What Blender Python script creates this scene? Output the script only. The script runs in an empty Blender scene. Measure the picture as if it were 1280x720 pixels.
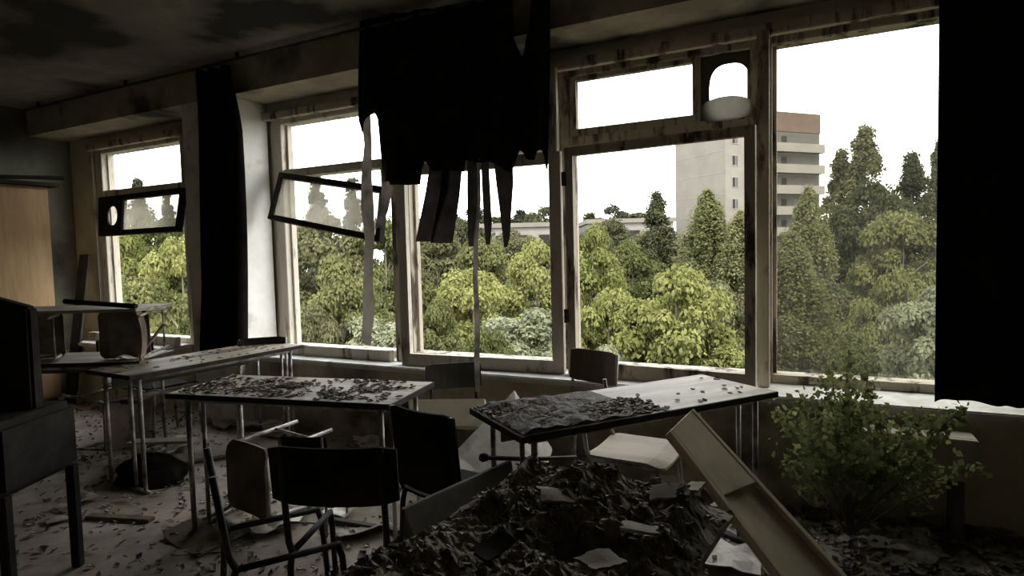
import bpy, bmesh, math, random
import numpy as np
from mathutils import Vector, Matrix

# ------------------------------------------------------------------ camera
FPX = 760.0                                   # focal length in pixels of a 1280x720 frame
CAM = np.array([0.0, 0.0, 1.42])
FW = np.array([-0.4517, 0.8903, -0.0574])
RT = np.array([0.8917, 0.4518, -0.0251])
FW /= np.linalg.norm(FW); RT -= FW * RT.dot(FW); RT /= np.linalg.norm(RT)
UP = np.cross(RT, FW)
scn = bpy.context.scene
COL = scn.collection
cam_d = bpy.data.cameras.new('camera'); cam_d.sensor_width = 36.0
cam_d.lens = FPX / 1280 * 36.0; cam_d.clip_start = 0.02; cam_d.clip_end = 800
cam = bpy.data.objects.new('camera', cam_d); COL.objects.link(cam)
cam.matrix_world = Matrix(((RT[0], UP[0], -FW[0], CAM[0]), (RT[1], UP[1], -FW[1], CAM[1]),
                           (RT[2], UP[2], -FW[2], CAM[2]), (0, 0, 0, 1)))
scn.camera = cam

# ------------------------------------------------------------------ sky, sun, exposure
world = bpy.data.worlds.new('overcast_sky'); scn.world = world; world.use_nodes = True
nt = world.node_tree; nt.nodes.clear()
wo = nt.nodes.new('ShaderNodeOutputWorld'); bg = nt.nodes.new('ShaderNodeBackground')
tc = nt.nodes.new('ShaderNodeTexCoord'); sx = nt.nodes.new('ShaderNodeSeparateXYZ')
rp = nt.nodes.new('ShaderNodeValToRGB')
rp.color_ramp.elements[0].position = 0.0; rp.color_ramp.elements[0].color = (1.0, 0.985, 0.95, 1)
rp.color_ramp.elements[1].position = 0.9; rp.color_ramp.elements[1].color = (0.88, 0.92, 0.98, 1)
nt.links.new(tc.outputs['Generated'], sx.inputs[0]); nt.links.new(sx.outputs['Z'], rp.inputs[0])
nt.links.new(rp.outputs[0], bg.inputs['Color']); bg.inputs['Strength'].default_value = 5.2
nt.links.new(bg.outputs[0], wo.inputs[0])
sun_d = bpy.data.lights.new('hazy_sun_offscreen', 'SUN'); sun_d.energy = 6.5; sun_d.angle = math.radians(20)
sun_d.color = (1.0, 0.95, 0.84)
sun = bpy.data.objects.new('hazy_sun_offscreen', sun_d); COL.objects.link(sun)
sun.rotation_euler = Vector((-0.35, 0.55, -1.0)).to_track_quat('-Z', 'Y').to_euler()
vs = scn.view_settings
vs.view_transform = 'Standard'; vs.look = 'None'; vs.gamma = 1.0; vs.use_curve_mapping = False
vs.exposure = 0.32
scn.cycles.max_bounces = 8; scn.cycles.diffuse_bounces = 4

# ------------------------------------------------------------------ pixel helpers (pixel = direction only)
def ray(px, py): return FW + RT * (px - 640) / FPX - UP * (py - 360) / FPX
def at_d(px, py, d): return CAM + ray(px, py) * d                    # at camera depth d
def on_z(px, py, z=0.0): r = ray(px, py); return CAM + r * (z - CAM[2]) / r[2]
def on_y(px, py, y): r = ray(px, py); return CAM + r * y / r[1]
def on_x(px, py, x): r = ray(px, py); return CAM + r * x / r[0]
rnd = random.Random(7)
nrng = np.random.default_rng(11)

# ------------------------------------------------------------------ materials
MATS = {}
def new_mat(name):
    m = bpy.data.materials.new(name); m.use_nodes = True
    n = m.node_tree.nodes; n.clear()
    out = n.new('ShaderNodeOutputMaterial'); b = n.new('ShaderNodeBsdfPrincipled')
    m.node_tree.links.new(b.outputs[0], out.inputs[0])
    return m, m.node_tree, b, out
def noise_mat(name, c1, c2, scale=6.0, rough=0.85, lo=0.4, hi=0.62, stretch=(1, 1, 1), bump=0.15, detail=8,
              c3=None, scale3=1.3, lo3=0.5, hi3=0.7, metal=0.0, rand=0.0, spec=0.3):
    m, t, b, out = new_mat(name); N = t.nodes; Lk = t.links
    co = N.new('ShaderNodeTexCoord'); mp = N.new('ShaderNodeMapping'); mp.inputs['Scale'].default_value = stretch
    Lk.new(co.outputs['Object'], mp.inputs[0])
    if rand:
        oi = N.new('ShaderNodeObjectInfo'); ad = N.new('ShaderNodeVectorMath'); ad.operation = 'MULTIPLY'
        ad.inputs[1].default_value = (13, 7, 9)
        cb = N.new('ShaderNodeCombineXYZ')
        for k in range(3): Lk.new(oi.outputs['Random'], cb.inputs[k])
        Lk.new(cb.outputs[0], ad.inputs[0]); Lk.new(ad.outputs[0], mp.inputs['Location'])
    ns = N.new('ShaderNodeTexNoise'); ns.inputs['Scale'].default_value = scale; ns.inputs['Detail'].default_value = detail
    ns.inputs['Roughness'].default_value = 0.65
    Lk.new(mp.outputs[0], ns.inputs['Vector'])
    r = N.new('ShaderNodeValToRGB'); r.color_ramp.elements[0].position = lo; r.color_ramp.elements[1].position = hi
    r.color_ramp.elements[0].color = (*c1, 1); r.color_ramp.elements[1].color = (*c2, 1)
    Lk.new(ns.outputs['Fac'], r.inputs[0]); col = r.outputs[0]
    if c3:
        n3 = N.new('ShaderNodeTexNoise'); n3.inputs['Scale'].default_value = scale3; n3.inputs['Detail'].default_value = 6
        Lk.new(mp.outputs[0], n3.inputs['Vector'])
        r3 = N.new('ShaderNodeValToRGB'); r3.color_ramp.elements[0].position = lo3; r3.color_ramp.elements[1].position = hi3
        r3.color_ramp.elements[0].color = (0, 0, 0, 1); r3.color_ramp.elements[1].color = (1, 1, 1, 1)
        Lk.new(n3.outputs['Fac'], r3.inputs[0])
        mx = N.new('ShaderNodeMix'); mx.data_type = 'RGBA'; mx.inputs['B'].default_value = (*c3, 1)
        Lk.new(r3.outputs[0], mx.inputs['Factor']); Lk.new(col, mx.inputs['A']); col = mx.outputs['Result']
    Lk.new(col, b.inputs['Base Color']); b.inputs['Roughness'].default_value = rough; b.inputs['Metallic'].default_value = metal
    b.inputs['Specular IOR Level'].default_value = spec
    if bump:
        bp = N.new('ShaderNodeBump'); bp.inputs['Strength'].default_value = bump; bp.inputs['Distance'].default_value = 0.02
        Lk.new(ns.outputs['Fac'], bp.inputs['Height']); Lk.new(bp.outputs[0], b.inputs['Normal'])
    MATS[name] = m
    return m
def leaf_mat(name, c1, c2, trans=0.35, scale=1.2):
    m, t, b, out = new_mat(name); N = t.nodes; Lk = t.links
    co = N.new('ShaderNodeTexCoord'); ns = N.new('ShaderNodeTexNoise'); ns.inputs['Scale'].default_value = scale
    ns.inputs['Detail'].default_value = 5; Lk.new(co.outputs['Object'], ns.inputs['Vector'])
    oi = N.new('ShaderNodeObjectInfo'); ma = N.new('ShaderNodeMath'); ma.operation = 'MULTIPLY_ADD'
    ma.inputs[1].default_value = 0.3; Lk.new(oi.outputs['Random'], ma.inputs[0])
    sb = N.new('ShaderNodeMath'); sb.operation = 'SUBTRACT'; sb.inputs[1].default_value = 0.15
    Lk.new(ns.outputs['Fac'], sb.inputs[0]); Lk.new(sb.outputs[0], ma.inputs[2])
    r = N.new('ShaderNodeValToRGB'); r.color_ramp.elements[0].position = 0.32; r.color_ramp.elements[1].position = 0.68
    r.color_ramp.elements[0].color = (*c1, 1); r.color_ramp.elements[1].color = (*c2, 1)
    Lk.new(ma.outputs[0], r.inputs[0])
    d = N.new('ShaderNodeBsdfDiffuse'); tr = N.new('ShaderNodeBsdfTranslucent'); mx = N.new('ShaderNodeMixShader')
    mx.inputs[0].default_value = trans
    Lk.new(r.outputs[0], d.inputs[0]); Lk.new(r.outputs[0], tr.inputs[0])
    Lk.new(d.outputs[0], mx.inputs[1]); Lk.new(tr.outputs[0], mx.inputs[2]); Lk.new(mx.outputs[0], out.inputs[0])
    N.remove(b); MATS[name] = m
    return m
def glass_mat(name, tint, mixf, rough=0.05, dirt=(0.5, 0.48, 0.42), dirt_amt=0.3):
    m, t, b, out = new_mat(name); N = t.nodes; Lk = t.links
    tr = N.new('ShaderNodeBsdfTransparent'); tr.inputs[0].default_value = (*tint, 1)
    gl = N.new('ShaderNodeBsdfGlossy'); gl.inputs['Roughness'].default_value = rough; gl.inputs[0].default_value = (.9, .9, .9, 1)
    df = N.new('ShaderNodeBsdfTranslucent'); df.inputs[0].default_value = (*dirt, 1)
    m1 = N.new('ShaderNodeMixShader'); m1.inputs[0].default_value = mixf
    m2 = N.new('ShaderNodeMixShader')
    co = N.new('ShaderNodeTexCoord'); ns = N.new('ShaderNodeTexNoise'); ns.inputs['Scale'].default_value = 5; ns.inputs['Detail'].default_value = 5
    Lk.new(co.outputs['Object'], ns.inputs['Vector'])
    mm = N.new('ShaderNodeMath'); mm.operation = 'MULTIPLY'; mm.inputs[1].default_value = dirt_amt * 2
    Lk.new(ns.outputs['Fac'], mm.inputs[0]); Lk.new(mm.outputs[0], m2.inputs[0])
    Lk.new(tr.outputs[0], m1.inputs[1]); Lk.new(gl.outputs[0], m1.inputs[2])
    Lk.new(m1.outputs[0], m2.inputs[1]); Lk.new(df.outputs[0], m2.inputs[2]); Lk.new(m2.outputs[0], out.inputs[0])
    N.remove(b); MATS[name] = m
    return m

noise_mat('plaster', (.42, .39, .31), (.56, .53, .44), 3, c3=(.16, .14, .11), scale3=2.2, lo3=.56, hi3=.72)
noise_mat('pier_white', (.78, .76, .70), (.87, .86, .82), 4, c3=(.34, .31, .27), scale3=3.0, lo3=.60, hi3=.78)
noise_mat('wall_green', (0.1400, 0.1450, 0.1100), (0.2000, 0.1950, 0.1500), 2.5, c3=(.05, .047, .04), scale3=1.4, lo3=.5, hi3=.7)
noise_mat('spandrel', (.46, .41, .29), (.58, .52, .385), 3, c3=(.07, .06, .05), scale3=1.8, lo3=.5, hi3=.7)
noise_mat('pale_wall', (.66, .62, .53), (.76, .72, .62), 2.5)  # pale tone of the unseen walls, raised to bounce window light into the room
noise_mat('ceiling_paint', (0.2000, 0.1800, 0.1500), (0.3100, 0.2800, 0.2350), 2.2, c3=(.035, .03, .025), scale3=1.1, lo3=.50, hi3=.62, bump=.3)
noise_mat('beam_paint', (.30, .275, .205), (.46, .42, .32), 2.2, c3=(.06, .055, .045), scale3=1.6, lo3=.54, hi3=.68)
noise_mat('floor_dust', (.21, .175, .135), (.34, .295, .235), 3.5, rough=.8, c3=(.48, .44, .37), scale3=1.2, lo3=.54, hi3=.72, bump=.4)
noise_mat('frame_paint', (.07, .052, .035), (.45, .40, .315), 9, lo=.40, hi=.50, stretch=(1, 1, .22), bump=.4, rand=1)
noise_mat('frame_pale', (.15, .12, .09), (.60, .55, .46), 9, lo=.34, hi=.46, stretch=(1, 1, .22), bump=.4, rand=1)
noise_mat('sash_dark', (.012, .010, .008), (.030, .026, .022), 7, stretch=(1, 1, .4))
noise_mat('sill_paint', (.50, .48, .44), (.72, .70, .66), 5, c3=(.25, .22, .18), scale3=4, lo3=.58, hi3=.7)
noise_mat('desk_top', (.22, .19, .14), (.40, .355, .27), 4, stretch=(.35, 2.2, 1), c3=(.05, .042, .033), scale3=3.2, lo3=.55, hi3=.68, bump=.25, rough=.6, spec=.4, rand=1)
noise_mat('desk_edge', (.015, .012, .010), (.04, .033, .027), 8)
noise_mat('tube_metal', (.20, .185, .165), (.46, .44, .40), 9, lo=.42, hi=.6, c3=(.09, .05, .03), scale3=7, lo3=.55, hi3=.66, metal=.25, rough=.5, bump=.1, rand=1)
noise_mat('tube_dark', (.02, .018, .016), (.055, .05, .045), 9, rough=.6)
noise_mat('ply_black', (.018, .016, .014), (.034, .030, .026), 6, rough=.9, spec=.08)
noise_mat('ply_brown', (.10, .075, .05), (.19, .15, .105), 5, stretch=(1, 1, .3), c3=(.05, .04, .03), scale3=3, rand=1)
noise_mat('ply_tan', (.34, .31, .24), (.46, .42, .33), 5, stretch=(1, .3, 1), c3=(.2, .17, .12), scale3=2.6, rand=1)
noise_mat('wardrobe_tan', (0.3000, 0.1900, 0.0900), (0.4000, 0.2650, 0.1300), 3, stretch=(3, 3, .4), rough=.6)
noise_mat('board_beige', (0.5200, 0.4500, 0.3100), (0.6400, 0.5650, 0.4100), 4, stretch=(1, 1, 1), c3=(.28, .235, .16), scale3=3.2, bump=.05)
noise_mat('board_white', (.60, .56, .48), (.78, .74, .66), 6, c3=(.32, .28, .22), scale3=5, lo3=.52, hi3=.66)
noise_mat('board_dark', (.07, .064, .054), (.12, .11, .094), 4)
noise_mat('curtain_black', (.012, .011, .010), (.022, .020, .018), 5, rough=.95, spec=.05, bump=.05)
noise_mat('debris_dark', (.10, .083, .063), (.26, .225, .175), 14, c3=(.17, .155, .13), scale3=9, lo3=.60, hi3=.75, bump=.8)
noise_mat('crust', (.035, .029, .022), (.12, .10, .08), 22, bump=1.0)
noise_mat('bench_grey', (.30, .275, .22), (.42, .39, .32), 4)
noise_mat('flake', (.10, .083, .062), (.29, .25, .195), 18, lo=.35, hi=.7, rand=1)
noise_mat('paper', (.68, .64, .56), (.84, .81, .73), 5, c3=(.24, .2, .15), scale3=6, rand=1)
noise_mat('paper_dull', (.22, .195, .155), (.38, .345, .285), 5, rand=1)
noise_mat('rubble', (.10, .085, .07), (.34, .31, .26), 10)
noise_mat('bark', (.07, .06, .045), (.16, .14, .11), 8, stretch=(2, 2, .4))
noise_mat('concrete', (0.1037, 0.0944, 0.0786), (0.1226, 0.1115, 0.0944), .35, bump=0)
noise_mat('concrete_pale', (0.1321, 0.1226, 0.1069), (0.1540, 0.1430, 0.1258), .35, bump=0)
noise_mat('parapet_brown', (0.0629, 0.0425, 0.0315), (0.0786, 0.0536, 0.0408), .6, bump=0)
noise_mat('dark_opening', (0.0049, 0.0049, 0.0049), (0.0121, 0.0113, 0.0102), 1.0, bump=0)
noise_mat('joint_grey', (0.0503, 0.0472, 0.0408), (0.0629, 0.0597, 0.0503), 1.0, bump=0)
noise_mat('ground_grass', (0.0121, 0.0145, 0.0049), (0.0291, 0.0339, 0.0109), .5, bump=0)
leaf_mat('leaf_bright', (0.0714, 0.0823, 0.0235), (0.1806, 0.1865, 0.0672), .45)
leaf_mat('leaf_mid', (0.0521, 0.0588, 0.0218), (0.1176, 0.1218, 0.0504), .40)
leaf_mat('leaf_dark', (0.0319, 0.0353, 0.0185), (0.0672, 0.0689, 0.0361), .32)
leaf_mat('leaf_olive', (0.0554, 0.0580, 0.0286), (0.1176, 0.1159, 0.0605), .40)
leaf_mat('leaf_willow', (0.0882, 0.0941, 0.0386), (0.1638, 0.1663, 0.0806), .5)
leaf_mat('leaf_pale', (0.1050, 0.1151, 0.0655), (0.2016, 0.2083, 0.1344), .40)
leaf_mat('leaf_conifer', (0.0252, 0.0277, 0.0185), (0.0504, 0.0521, 0.0336), .2)
leaf_mat('leaf_room', (.17, .19, .075), (.34, .355, .18), .5, 6)
def cloth_mat(name, c1, c2, trans=.4):
    m = leaf_mat(name, c1, c2, trans, 9.0); return m
cloth_mat('curtain_grey', (.05, .044, .037), (.17, .15, .125), .45)
cloth_mat('patch_paper', (.14, .13, .105), (.20, .185, .155), .55)
cloth_mat('curtain_brown', (.009, .0075, .007), (.024, .020, .018), .35)
glass_mat('glass_clear', (.84, .84, .80), .05, .02, dirt_amt=.012)
glass_mat('glass_dirty', (.78, .77, .73), .10, .06, dirt=(.50, .48, .42), dirt_amt=.30)

# ------------------------------------------------------------------ mesh helpers
class MB:
    def __init__(s): s.v = []; s.f = []
    def add(s, vs_, fs_):
        o = len(s.v); s.v += [tuple(map(float, p)) for p in vs_]; s.f += [tuple(i + o for i in q) for q in fs_]; return s
    def box(s, x0, x1, y0, y1, z0, z1):
        return s.add([(x0, y0, z0), (x1, y0, z0), (x1, y1, z0), (x0, y1, z0), (x0, y0, z1), (x1, y0, z1), (x1, y1, z1), (x0, y1, z1)],
                     [(3, 2, 1, 0), (4, 5, 6, 7), (0, 1, 5, 4), (1, 2, 6, 5), (2, 3, 7, 6), (3, 0, 4, 7)])
    def hexa(s, a, b):                                    # two quads, b = a moved
        n = len(a)
        return s.add(list(a) + list(b), [tuple(range(n))[::-1], tuple(range(n, 2 * n))] +
                     [(i, (i + 1) % n, n + (i + 1) % n, n + i) for i in range(n)])
    def tube(s, pts, r, n=8, caps=True):
        pts = [np.array(p, float) for p in pts]; rs = r if isinstance(r, (list, tuple)) else [r] * len(pts)
        V = []
        for i, p in enumerate(pts):
            t = pts[min(i + 1, len(pts) - 1)] - pts[max(i - 1, 0)]; t = t / (np.linalg.norm(t) + 1e-9)
            a = np.array([0, 0, 1.0]) if abs(t[2]) < .9 else np.array([1.0, 0, 0])
            u = np.cross(t, a); u /= np.linalg.norm(u); w = np.cross(t, u)
            for k in range(n):
                an = 2 * math.pi * k / n; V.append(p + rs[i] * (math.cos(an) * u + math.sin(an) * w))
        F = []
        for i in range(len(pts) - 1):
            for k in range(n):
                F.append((i * n + k, i * n + (k + 1) % n, (i + 1) * n + (k + 1) % n, (i + 1) * n + k))
        if caps: F += [tuple(range(n))[::-1], tuple(range((len(pts) - 1) * n, len(pts) * n))]
        return s.add(V, F)
    def build(s, name, mat, parent=None, bevel=0.0, smooth=False):
        me = bpy.data.meshes.new(name); me.from_pydata(s.v, [], s.f); me.update()
        bm = bmesh.new(); bm.from_mesh(me); bmesh.ops.recalc_face_normals(bm, faces=bm.faces)
        if bevel: bmesh.ops.bevel(bm, geom=bm.edges[:], offset=bevel, segments=2, affect='EDGES', clamp_overlap=True)
        bm.to_mesh(me); bm.free()
        if smooth:
            for p in me.polygons: p.use_smooth = True
        return link(name, me, mat, parent)
def link(name, me, mat, parent=None):
    if mat and not me.materials: me.materials.append(MATS[mat])
    o = bpy.data.objects.new(name, me); COL.objects.link(o)
    if parent: o.parent = parent
    return o
def tag(o, label=None, cat=None, group=None, kind=None):
    if label: o['label'] = label
    if cat: o['category'] = cat
    if group: o['group'] = group
    if kind: o['kind'] = kind
    return o
def empty(name, loc=(0, 0, 0), label=None, cat=None, group=None, kind=None):
    o = bpy.data.objects.new(name, None); COL.objects.link(o); o.location = loc; o.empty_display_size = .1
    return tag(o, label, cat, group, kind)
def copy_tree(o, parent=None):
    c = o.copy(); COL.objects.link(c); c.parent = parent
    for ch in o.children: copy_tree(ch, c)
    return c
def centre_origin(o):
    """put the origin of a world-space mesh at the bottom centre of its box"""
    me = o.data; n = len(me.vertices); a = np.empty(n * 3); me.vertices.foreach_get('co', a); a = a.reshape(-1, 3)
    c = np.array([(a[:, 0].min() + a[:, 0].max()) / 2, (a[:, 1].min() + a[:, 1].max()) / 2, a[:, 2].min()])
    a -= c; me.vertices.foreach_set('co', a.ravel()); me.update(); o.location = c
    return o
def slab(pts, thick):
    """a board through 3-D corner points, thickened away from the camera"""
    P = [np.array(p, float) for p in pts]; n = np.cross(P[1] - P[0], P[-1] - P[0]); n /= np.linalg.norm(n)
    if n.dot(P[0] - CAM) < 0: n = -n
    return MB().hexa(P, [p + n * thick for p in P])
def slab_px(pts, thick): return slab([at_d(*p) for p in pts], thick)
def from_np(name, V, F, mat, parent=None):
    me = bpy.data.meshes.new(name); V = np.asarray(V, np.float32); F = np.asarray(F, np.int32); k = F.shape[1]
    me.vertices.add(len(V)); me.vertices.foreach_set('co', V.ravel())
    me.loops.add(F.size); me.loops.foreach_set('vertex_index', F.ravel())
    me.polygons.add(len(F)); me.polygons.foreach_set('loop_start', np.arange(len(F), dtype=np.int32) * k)
    me.update(calc_edges=True); me.validate()
    return link(name, me, mat, parent)
def unit(a): return a / (np.linalg.norm(a, axis=-1, keepdims=True) + 1e-9)
def leaf_cards(P, Nn, size, aspect=1.6, rng=nrng):
    """rhombic leaves at points P facing Nn"""
    n = len(P); a = unit(np.cross(Nn, unit(rng.normal(size=(n, 3))))); b = np.cross(Nn, a)
    s = (size * rng.uniform(.6, 1.3, n))[:, None]
    V = np.stack([P - a * s * .5 * aspect, P + b * s * .5 + Nn * s * .1, P + a * s * .5 * aspect, P - b * s * .5 + Nn * s * .1], 1).reshape(-1, 3)
    return V, np.arange(4 * n).reshape(n, 4)

# ------------------------------------------------------------------ the room
XL, XR, YB, YW, YG, ZC = -7.45, 3.6, -3.0, 3.60, 4.0, 3.05
ZB = 2.775                       # underside of the beam
Z0, Z1 = 0.60, 2.66              # window opening
def struct(o): o['kind'] = 'structure'; return o
struct(MB().box(XL - .2, XR + .2, YB - .2, YG + .15, -.25, 0).build('floor', 'floor_dust'))
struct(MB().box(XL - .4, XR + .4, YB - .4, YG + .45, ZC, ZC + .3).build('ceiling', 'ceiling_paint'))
struct(MB().box(XL - .2, XL, YB, YG + .12, 0, ZC).build('wall_left', 'wall_green'))
struct(MB().box(XR, XR + .2, YB, YG + .12, 0, ZC).build('wall_right', 'pale_wall'))
struct(MB().box(XL - .2, XR + .2, YB - .2, YB, 0, ZC).build('wall_back', 'pale_wall'))
w = MB()
w.box(-5.55, -4.37, 3.9, YG + .12, 0, ZC); w.box(1.08, XR, YW, YG + .12, 0, ZC)
w.box(-7.05, 1.08, 3.90, YG + .12, Z1, ZC)
struct(w.build('wall_front', 'plaster'))
struct(MB().box(XL, -7.05, 3.9, YG + .12, 0, ZC).build('trim_9', 'plaster'))
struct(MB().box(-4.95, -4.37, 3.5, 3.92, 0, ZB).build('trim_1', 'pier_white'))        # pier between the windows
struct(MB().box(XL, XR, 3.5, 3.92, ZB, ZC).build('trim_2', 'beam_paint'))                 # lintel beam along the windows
for k, (a, b) in enumerate(((-7.05, -5.55), (-4.37, 1.08))):
    struct(MB().box(a, b, YW + .02, YG + .12, 0, .56).build('trim_%d' % (3 + k), 'spandrel'))
    struct(MB().box(a, b, 3.58, 3.95, .56, .60).build('trim_%d' % (5 + k), 'sill_paint', bevel=.008))
for k, (a, b) in enumerate(((-7.05, -5.55), (-4.37, 1.08))):                              # flat casing over the frames
    struct(MB().box(a, b, 3.84, 3.90, Z1 - .03, Z1 + .035).build('trim_%d' % (7 + k), 'frame_paint', bevel=.006))

# ---- windows
def plan_sash(parent, name, xa, ya, xb, yb, z0, z1, bar, mat, glass=None, depth=.045, barb=None):
    """a sash standing between two plan points: four rails, an optional pane"""
    A = np.array([xa, ya, 0]); D = np.array([xb - xa, yb - ya, 0]); Ln = np.linalg.norm(D); u = D / Ln; n = np.array([-u[1], u[0], 0])
    m = MB()
    def bx(s0, s1, q0, q1, mb=m, d0=-depth / 2, d1=depth / 2):
        a = [A + u * s0 + n * d0 + np.array([0, 0, q]) for q in (q0, q1)] + [A + u * s1 + n * d0 + np.array([0, 0, q]) for q in (q1, q0)]
        mb.hexa(a, [p + n * (d1 - d0) for p in a])
    bx(0, bar, z0, z1); bx(Ln - bar, Ln, z0, z1); bx(bar, Ln - bar, z0, z0 + (barb or bar * 1.1)); bx(bar, Ln - bar, z1 - bar, z1)
    o = m.build(name, mat, parent)
    if glass:
        g = MB(); bx(bar, Ln - bar, z0 + bar, z1 - bar, g, -.003, .003); g.build('glass_pane', glass, o)
    return o
ZT = 2.17                        # transom bar
def window(n, x0, x1, transom=True, pale=False, j0=.07, j1=.07):
    w_ = empty('window_%d' % n, ((x0 + x1) / 2, YG, Z0), kind='structure'); w_.location = (0, 0, 0)
    mt = 'frame_pale' if pale else 'frame_paint'
    MB().box(x0, x0 + j0, 3.93, 4.07, Z0, Z1).build('jamb', mt, w_, .005)
    MB().box(x1 - j1, x1, 3.93, 4.07, Z0, Z1).build('jamb', mt, w_, .005)
    MB().box(x0 + j0, x1 - j1, 3.93, 4.07, Z1 - .06, Z1).build('head_rail', mt, w_, .005)
    MB().box(x0 + j0, x1 - j1, 3.93, 4.07, Z0, Z0 + .05).build('bottom_rail', mt, w_, .005)
    if transom: MB().box(x0 + j0, x1 - j1, 3.94, 4.06, ZT - .035, ZT + .035).build('transom_bar', mt, w_, .005)
    # slim stops inside the jambs
    for xs in (x0 + j0, x1 - j1 - .022):
        MB().box(xs, xs + .022, 3.99, 4.03, Z0 + .05, Z1 - .06).build('stop_bead', mt, w_)
    return w_
B0, B1, B2, B3, B4 = -4.37, -2.955, -1.60, -.305, 1.08
w1 = window(1, -7.05, -5.55, pale=True, j0=.12)
w2 = window(2, B0, B1, pale=True, j0=.13)
w3 = window(3, B1, B2)
w4 = window(4, B2, B3)
w5 = window(5, B3, B4, transom=False, j0=.05)
g = MB().box(B3 + .05, B4 - .07, 4.008, 4.014, Z0 + .05, Z1 - .06).build('glass_pane', 'glass_clear', w5)
for w_, x0, x1, mt in ((w1, -7.05, -5.55, 'frame_pale'), (w2, B0, B1, 'frame_pale')):      # inner frame of the double windows
    MB().box(x0 + .02, x1 - .02, 3.74, 3.80, Z0, Z0 + .085).build('inner_rail', mt, w_, .005)
for w_, x0 in ((w3, B1 + .0), (w4, B2 - .035), (w4, B3 - .03)):
    MB().box(x0 + .01, x0 + .075, 3.78, 3.83, Z0, Z1 - .02).build('inner_post', 'frame_pale' if w_ in (w1, w2) else 'frame_paint', w_, .005)
# window 3: tall casement swung a little into the room, hinged on the right
pa, pb_ = on_y(499, 300, 3.68), on_y(703, 300, 3.76)
s3 = plan_sash(w3, 'casement_sash', pa[0], pa[1], pb_[0], pb_[1], .605, 2.08, .075, 'frame_pale', barb=.085)
plan_sash(w3, 'top_sash', B1 + .07, 3.97, B2 - .07, 3.97, ZT + .03, Z1 - .04, .04, 'frame_paint')
# window 4: casement ajar, hinged on the left; top light with a fan panel
pa, pb_ = on_y(709, 300, 3.77), on_y(945, 300, 3.68)
s4 = plan_sash(w4, 'casement_sash', pa[0], pa[1], pb_[0], pb_[1], .605, on_y(945, 156, 3.68)[2], .058, 'frame_paint', barb=.09)
for zz in (.95, 1.85):
    MB().box(pa[0] - .015, pa[0] + .01, 3.725, 3.75, zz, zz + .09).build('hinge', 'tube_dark', s4)
ts4 = plan_sash(w4, 'top_sash', B2 + .075, 3.965, -.665, 3.965, ZT + .03, Z1 - .045, .045, 'frame_paint', 'glass_clear')
def fan_panel(parent, org, ux, uz, wd, ht, hole, mat, thick=.012, sq=.72):
    """a plywood panel with a rounded hole; hole = (cx, cz, rx, rz)"""
    n = np.cross(ux, uz); N = 40; out = []; inn = []
    for k in range(N):
        a = 2 * math.pi * k / N; c, s_ = math.cos(a), math.sin(a)
        e = lambda t: math.copysign(abs(t) ** sq, t)
        inn.append((hole[0] + hole[2] * e(c), hole[1] + hole[3] * e(s_)))
        q = 1 / max(abs(c), abs(s_)); out.append((wd / 2 + wd / 2 * c * q, ht / 2 + ht / 2 * s_ * q))
    V = []; F = []
    for lv in (0, thick):
        for L in (out, inn): V += [org + ux * p[0] + uz * p[1] + n * lv for p in L]
    for k in range(N):
        k2 = (k + 1) % N
        F += [(k, k2, N + k2, N + k), (2 * N + k, 2 * N + k2, 3 * N + k2, 3 * N + k), (N + k, N + k2, 3 * N + k2, 3 * N + k), (k, k2, 2 * N + k2, 2 * N + k)]
    return MB().add(V, F).build('fan_panel', mat, parent)
X_, Z_ = np.array([1., 0, 0]), np.array([0, 0, 1.])
fx0 = -.665; hc = on_y(912, 114, 3.985); hr = (on_y(938, 114, 3.985)[0] - on_y(887, 114, 3.985)[0]) / 2
fp = fan_panel(w4, np.array([fx0, 3.985, ZT + .03]), X_, Z_, .30, .43, (hc[0] - fx0, hc[2] - ZT - .03, hr, .165), 'board_dark', sq=.72)
# pale patch bulging over the lower rim of the hole
pm = MB(); cv = []
for i in range(13):
    a = math.pi * i / 12
    for j in range(5):
        r = .02 + .98 * j / 4
        cv.append((hc[0] - .02 - .17 * math.cos(a) * (.75 + .25 * r), 3.955 - .03 * math.sin(a) * (1 - j / 5), ZT + .015 + .155 * math.sin(a) ** .5 * r + (-.0)))
pm.add(cv, [(i * 5 + j, (i + 1) * 5 + j, (i + 1) * 5 + j + 1, i * 5 + j + 1) for i in range(12) for j in range(4)])
o = pm.build('paper_patch', 'patch_paper', fp)
o['label'] = 'pale patch over lower rim of the round hole'

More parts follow.
